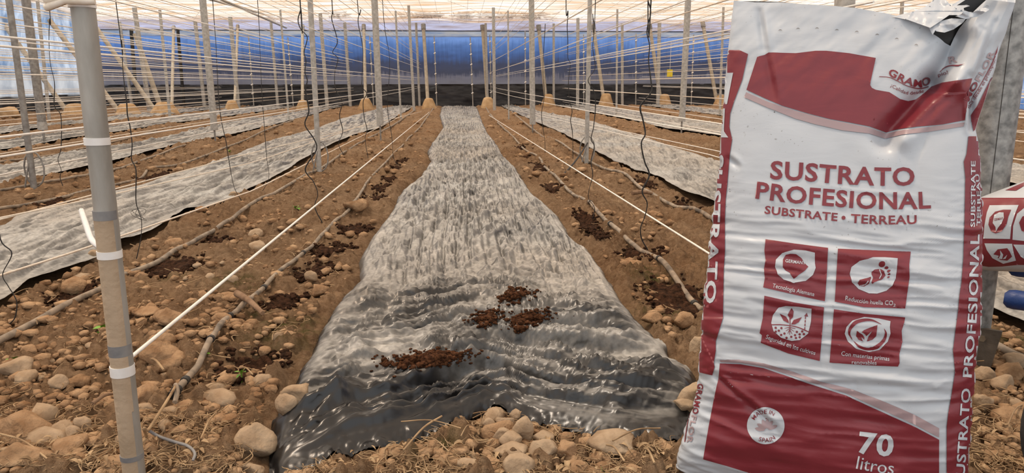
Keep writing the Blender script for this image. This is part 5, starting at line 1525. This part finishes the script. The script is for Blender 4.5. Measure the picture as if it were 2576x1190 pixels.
for c in [(485, 225), (618, 213), (760, 210), (908, 222), (1058, 236), (1210, 257), (1357, 288), (1503, 335)]:
    x_, y_ = 1800 + c[0] * .3361, c[1] * .3361
    pr.poly([(x_ - 5, y_ + 2.5), (x_ - 3, y_ - .5), (x_, y_ - 1.5), (x_ + 3, y_ - .5), (x_ + 4.5, y_ + 2.5), (x_ + 2, y_ + .6), (x_ - 2, y_ + .6)], VT, m1)
sack = empty('substrate_sack', sk.P(np.array(.36), np.array(0.0)))
tag(sack, 'tall white and maroon substrate sack standing upright, torn open at its top corner', 'sack')
sack_object('sack_body', sack, PA, pr, [M['white'], M['maroon'], M['pale'], M['wprint'], M['vent']])
# torn flaps at the opening
def flap(name, pts, dmid, tilt, seed):
    bm = poly_bm(pts); xs = [p[0] for p in pts]; ys = [p[1] for p in pts]
    for q in np.arange(min(xs) + 3, max(xs), 4): bmesh.ops.bisect_plane(bm, geom=bm.verts[:] + bm.edges[:] + bm.faces[:], plane_co=(q, 0, 0), plane_no=(1, 0, 0))
    for q in np.arange(min(ys) + 3, max(ys), 4): bmesh.ops.bisect_plane(bm, geom=bm.verts[:] + bm.edges[:] + bm.faces[:], plane_co=(0, q, 0), plane_no=(0, 1, 0))
    bmesh.ops.triangulate(bm, faces=bm.faces[:])
    X_ = np.array([v.co.x for v in bm.verts]); Y_ = np.array([v.co.y for v in bm.verts])
    bm.verts.index_update()
    Fc = [tuple(v.index for v in f.verts) for f in bm.faces]; bm.free()
    off = dmid + tilt * (Y_ - np.mean(ys)) + .022 * (crumple(X_ / 60, Y_ / 45, seed, 6)) + .006 * fbm(X_ / 20, Y_ / 20, seed, 3)
    V = []
    for a, b, o_ in zip(X_, Y_, off):
        d = ray(a, b); t_ = ((sk.A0 + sk.N * o_ - CAM) @ sk.N) / (d @ sk.N); V.append(CAM + d * t_)
    ob = meshobj(name, np.array(V), Fc, M['flap'], sack)
    return ob
M['flap'] = sack_mat('white_torn_plastic', (.53, .575, .63, 1), .9)
flap('torn_flap', [(2244, 42), (2297, 29), (2326, 18), (2347, 1), (2362, -6), (2378, -2), (2391, 13), (2406, 21), (2432, 29), (2447, 31), (2429, 42), (2406, 38), (2388, 38), (2365, 54), (2340, 70), (2312, 60), (2284, 50)], .012, .0007, 3)
flap('torn_flap', [(2336, 68), (2365, 53), (2394, 46), (2429, 48), (2423, 57), (2403, 71), (2399, 74), (2376, 82), (2356, 79), (2353, 77), (2346, 88)], .026, .0004, 5)
flap('torn_flap', [(2403, 41), (2418, 36), (2426, 26), (2444, 32), (2465, 24), (2482, 13), (2490, 13), (2488, 25), (2459, 42), (2429, 48)], .034, .0003, 8)
flap('torn_flap', [(2394, 13), (2418, -2), (2446, -4), (2444, 14), (2424, 20), (2426, 27), (2410, 24)], -.004, .0006, 9)
flap('rolled_top_edge', [(2490, -14), (2556, -16), (2554, 7), (2530, 4), (2496, 0)], .036, .0006, 12)

# ------------------------------------------------------------------ big steel post with base plate
root, B, dv = post('steel_post', (2541, 0), (2430, 905), 90, M['bigpost'], 'big galvanised steel post right behind the white sack, bolted plate at its base', None, k=40)
e_ = (CAM - B); e_[2] = 0; e_ /= np.linalg.norm(e_); rt = np.cross([0, 0, 1], -e_); rt = -rt if rt @ cr < 0 else rt
k_ = depth_of(B) / F
pc = gnd(2452, 912) + e_ * .0
def boxgeo(c, ax, hs):
    V = np.array([c + ax[0] * hs[0] * a + ax[1] * hs[1] * b + ax[2] * hs[2] * d for a in (-1, 1) for b in (-1, 1) for d in (-1, 1)])
    return V, [(0, 1, 3, 2), (4, 6, 7, 5), (0, 4, 5, 1), (2, 3, 7, 6), (0, 2, 6, 4), (1, 5, 7, 3)]
zax = np.array([-.10, 0, 1.0]); zax /= np.linalg.norm(zax)
zp = rt * .13 + np.array([0, 0, 1.0]); zp /= np.linalg.norm(zp)
pb = B + e_ * (45 * k_ + .012) + rt * .0
ctr = at_depth(2450, 866, depth_of(pb)); ctr2 = ctr
ob = meshobj('base_plate', *boxgeo(ctr - np.array([0, 0, .02]), [rt, e_, zp], (46 * depth_of(ctr) / F, .005, 46 * depth_of(ctr) / F + .02)), M['rust'], root, smooth=False)
bc = at_depth(2471, 849, depth_of(ctr) - .012)
tube('bolt', [bc + e_ * .014, bc - e_ * .02], .0085, M['bolt'], ob, 6)
sm = [B + dv * z_ + (e_ * .985 + rt * .17) * (45 * k_ + .0006) for z_ in np.linspace(.12, 1.0, 20)]
tube('weld_seam', sm, .0008, M['cable'], root, 5)

# ------------------------------------------------------------------ second sack lying on a barrow
D2 = 1.78
C2 = at_depth(2560, 580, D2)
h2 = CAM - C2; h2[2] = 0; h2 /= np.linalg.norm(h2)
U2 = np.cross([0, 0, 1.0], h2); U2 = U2 if U2 @ cr > 0 else -U2
s2 = Sack(C2, U2, np.array([0, 0, 1.0]), h2)
L2 = [s2.uv(*p) for p in [(2438, 668), (2425, 620), (2425, 560), (2438, 505)]]
R2 = [s2.uv(*p) for p in [(3180, 660), (3200, 600), (3200, 520), (3180, 470)]]
B2 = [s2.uv(*p) for p in [(2438, 668), (2487, 675), (2560, 677), (2700, 682), (3000, 684), (3180, 660)]]
T2 = [s2.uv(*p) for p in [(2438, 505), (2466, 498), (2520, 478), (2576, 458), (2680, 440), (3000, 438), (3180, 470)]]
def disp2(x, y, sx, tt):
    return .006 * (1 - np.abs(2 * vnoise(x / 22 + y / 90, y / 200, 61) - 1) - .5) * np.clip(np.abs(tt - .45) * 2.5, .15, 1) + .008 * fbm(x / 90, y / 80, 62, 3)
# the lying sack is round in the upright direction: profile over t
def sack2():
    nt, nf = 110, 200
    wf = np.linspace(-1, 1, nf)
    G, sx, tt = s2.coons(L2, R2, B2, T2, nt, wf)
    tt = np.broadcast_to(tt, G.shape[:2]); endp = np.maximum(0, 1 - np.abs(sx * 2 - 1) ** 5) ** .35
    w = np.sin(np.linspace(-1, 1, nt) * math.pi / 2); q = (w + 1) / 2
    # re-space rows so the edges are rounder
    base = s2.P(G[..., 0], G[..., 1])
    prof = np.maximum(0, 1 - np.abs(tt * 2 - 1) ** 2.6) ** (1 / 2.6)
    x, y = proj_arr(base)
    PF_ = base + ((.125 * prof * endp) + disp2(x, y, sx, tt) * prof * endp)[..., None] * s2.N
    PB_ = base - (.125 * prof * endp)[..., None] * s2.N
    return PF_, PB_
F2, Bk2 = sack2()
n2, k2 = F2.shape[:2]
qf = [(i * k2 + j, i * k2 + j + 1, (i + 1) * k2 + j + 1, (i + 1) * k2 + j) for i in range(n2 - 1) for j in range(k2 - 1)]
bv2 = BVHTree.FromPolygons([tuple(v) for v in F2.reshape(-1, 3)], qf)
p2 = Print(bv2, 6.0)
p2.poly([(2529, 479), (2556, 480), (2576, 468), (2640, 452), (2640, 444), (2576, 459)], MA, m1)
p2.poly([(2420, 498), (2467, 498), (2576, 498), (2800, 498), (2800, 668), (2560, 666), (2520, 670), (2487, 671), (2468, 668), (2420, 664)], MA, m1)
p2.poly([(2490, 517), (2563, 516), (2553, 540), (2544, 568), (2541, 601), (2474, 600), (2477, 568), (2483, 535)], WP, m2)
p2.poly([(2590, 516), (2576, 524), (2559, 538), (2549, 568), (2547, 603), (2576, 606), (2680, 606), (2680, 516)], WP, m2)
p2.poly([(2477, 612), (2546, 613), (2550, 635), (2556, 655), (2524, 663), (2497, 649), (2483, 629)], WP, m2)
p2.poly([(2549, 615), (2680, 618), (2680, 664), (2590, 660), (2568, 645)], WP, m2)
p2.poly([(2544, 528), (2524, 528), (2504, 533), (2490, 548), (2487, 565), (2494, 582), (2505, 587), (2520, 582), (2532, 565), (2537, 545)], MA, m3)
p2.poly([(2502, 541), (2514, 535), (2525, 535), (2526, 548), (2520, 562), (2511, 573), (2506, 583), (2505, 571), (2498, 561)], WP, .0042)
p2.text('GERMANY', [(2502, 556), (2525, 552)], 6, MA, .01, .0050)
p2.poly([(2564, 560), (2572, 545), (2590, 538), (2630, 536), (2630, 585), (2590, 590), (2570, 580)], MA, m3)
p2.poly([(2500, 639), (2510, 627), (2534, 624), (2540, 632), (2546, 645), (2534, 655), (2517, 653)], MA, m3)
for L in ([(2512, 650), (2517, 640), (2516, 629), (2524, 640), (2521, 651)], [(2509, 648), (2502, 640), (2513, 643)], [(2522, 651), (2534, 640), (2530, 650)]):
    p2.poly(L, WP, .0042)
root = empty('substrate_sack', s2.P(np.array(.3), np.array(-.12)))
tag(root, 'second maroon and white sack lying flat across the barrow handles at the right border', 'sack', None)
V = np.concatenate([F2.reshape(-1, 3), Bk2.reshape(-1, 3)]); o0 = n2 * k2
Fc = list(qf) + [tuple(i + o0 for i in f[::-1]) for f in qf]
mi = [0] * len(Fc)
e0 = len(V); V = np.concatenate([V, np.array(p2.V)]); Fc += [tuple(i + e0 for i in f) for f in p2.Fc]; mi += p2.mi
ob = meshobj('sack_body', V, Fc, [M['white'], M['maroon'], M['pale'], M['wprint'], M['vent']], root)
ob.data.polygons.foreach_set('material_index', mi)

# the barrow under it: only a grip and the tyre edge reach into the picture
zb = float(F2[0, 60, 2])
G0 = at_depth(2536, 678, 1.62)
bar = empty('wheelbarrow', np.array([G0[0], G0[1], 0]) + U2 * .9); tag(bar, 'wheelbarrow with a blue rubber grip carrying the second sack', 'wheelbarrow')
G0[2] = min(G0[2], zb - .03)
G1 = G0 - h2 * .34
for i, g0 in enumerate((G0, G1)):
    x_ = np.array([0, .008, .02, .07, .13, .15, .16]); r_ = np.array([.012, .0205, .0225, .0215, .0225, .0215, .017])
    hb_ = tube('handle_bar', [g0 + U2 * .15, g0 + U2 * .6, g0 + U2 * 1.1 - [0, 0, .03]], .014, M['galvdark'], bar, 10)
    tube('grip', [g0 + U2 * a for a in x_], r_, M['blue'], hb_, 16)['label'] = 'blue rubber grip'
    q = g0 + U2 * .62
    tube('leg', [q, np.array([q[0], q[1], 0.0])], .014, M['galvdark'], bar, 8)
wc = at_depth(2562, 1090, 1.22); rw = .2
wc = wc + U2 * rw; wc[2] = rw
geo = []
a = np.linspace(0, 2 * math.pi, 49)
ring = np.stack([np.outer(np.cos(a), U2 * (rw - .045))[:, i] + np.outer(np.sin(a), np.array([0, 0, rw - .045]))[:, i] for i in range(3)], -1) + wc
wh_ = tube('hub', [wc - h2 * .05, wc + h2 * .05], .05, M['galvdark'], bar, 16)
tube('tyre', ring, .045, M['tyre'], wh_, 14)
for j in range(6):
    d = U2 * math.cos(j * 1.047) + np.array([0, 0, math.sin(j * 1.047)])
    tube('spoke', [wc + d * .04, wc + d * (rw - .08)], .008, M['galvdark'], wh_, 6)
tube('axle_fork', [wc, wc + U2 * .1 + [0, 0, .15], G0 + U2 * 1.1 - [0, 0, .03]], .013, M['galvdark'], bar, 8)
tube('cross_bar', [G0 + U2 * 1.1 - [0, 0, .03], G1 + U2 * 1.1 - [0, 0, .03]], .013, M['galvdark'], bar, 8)
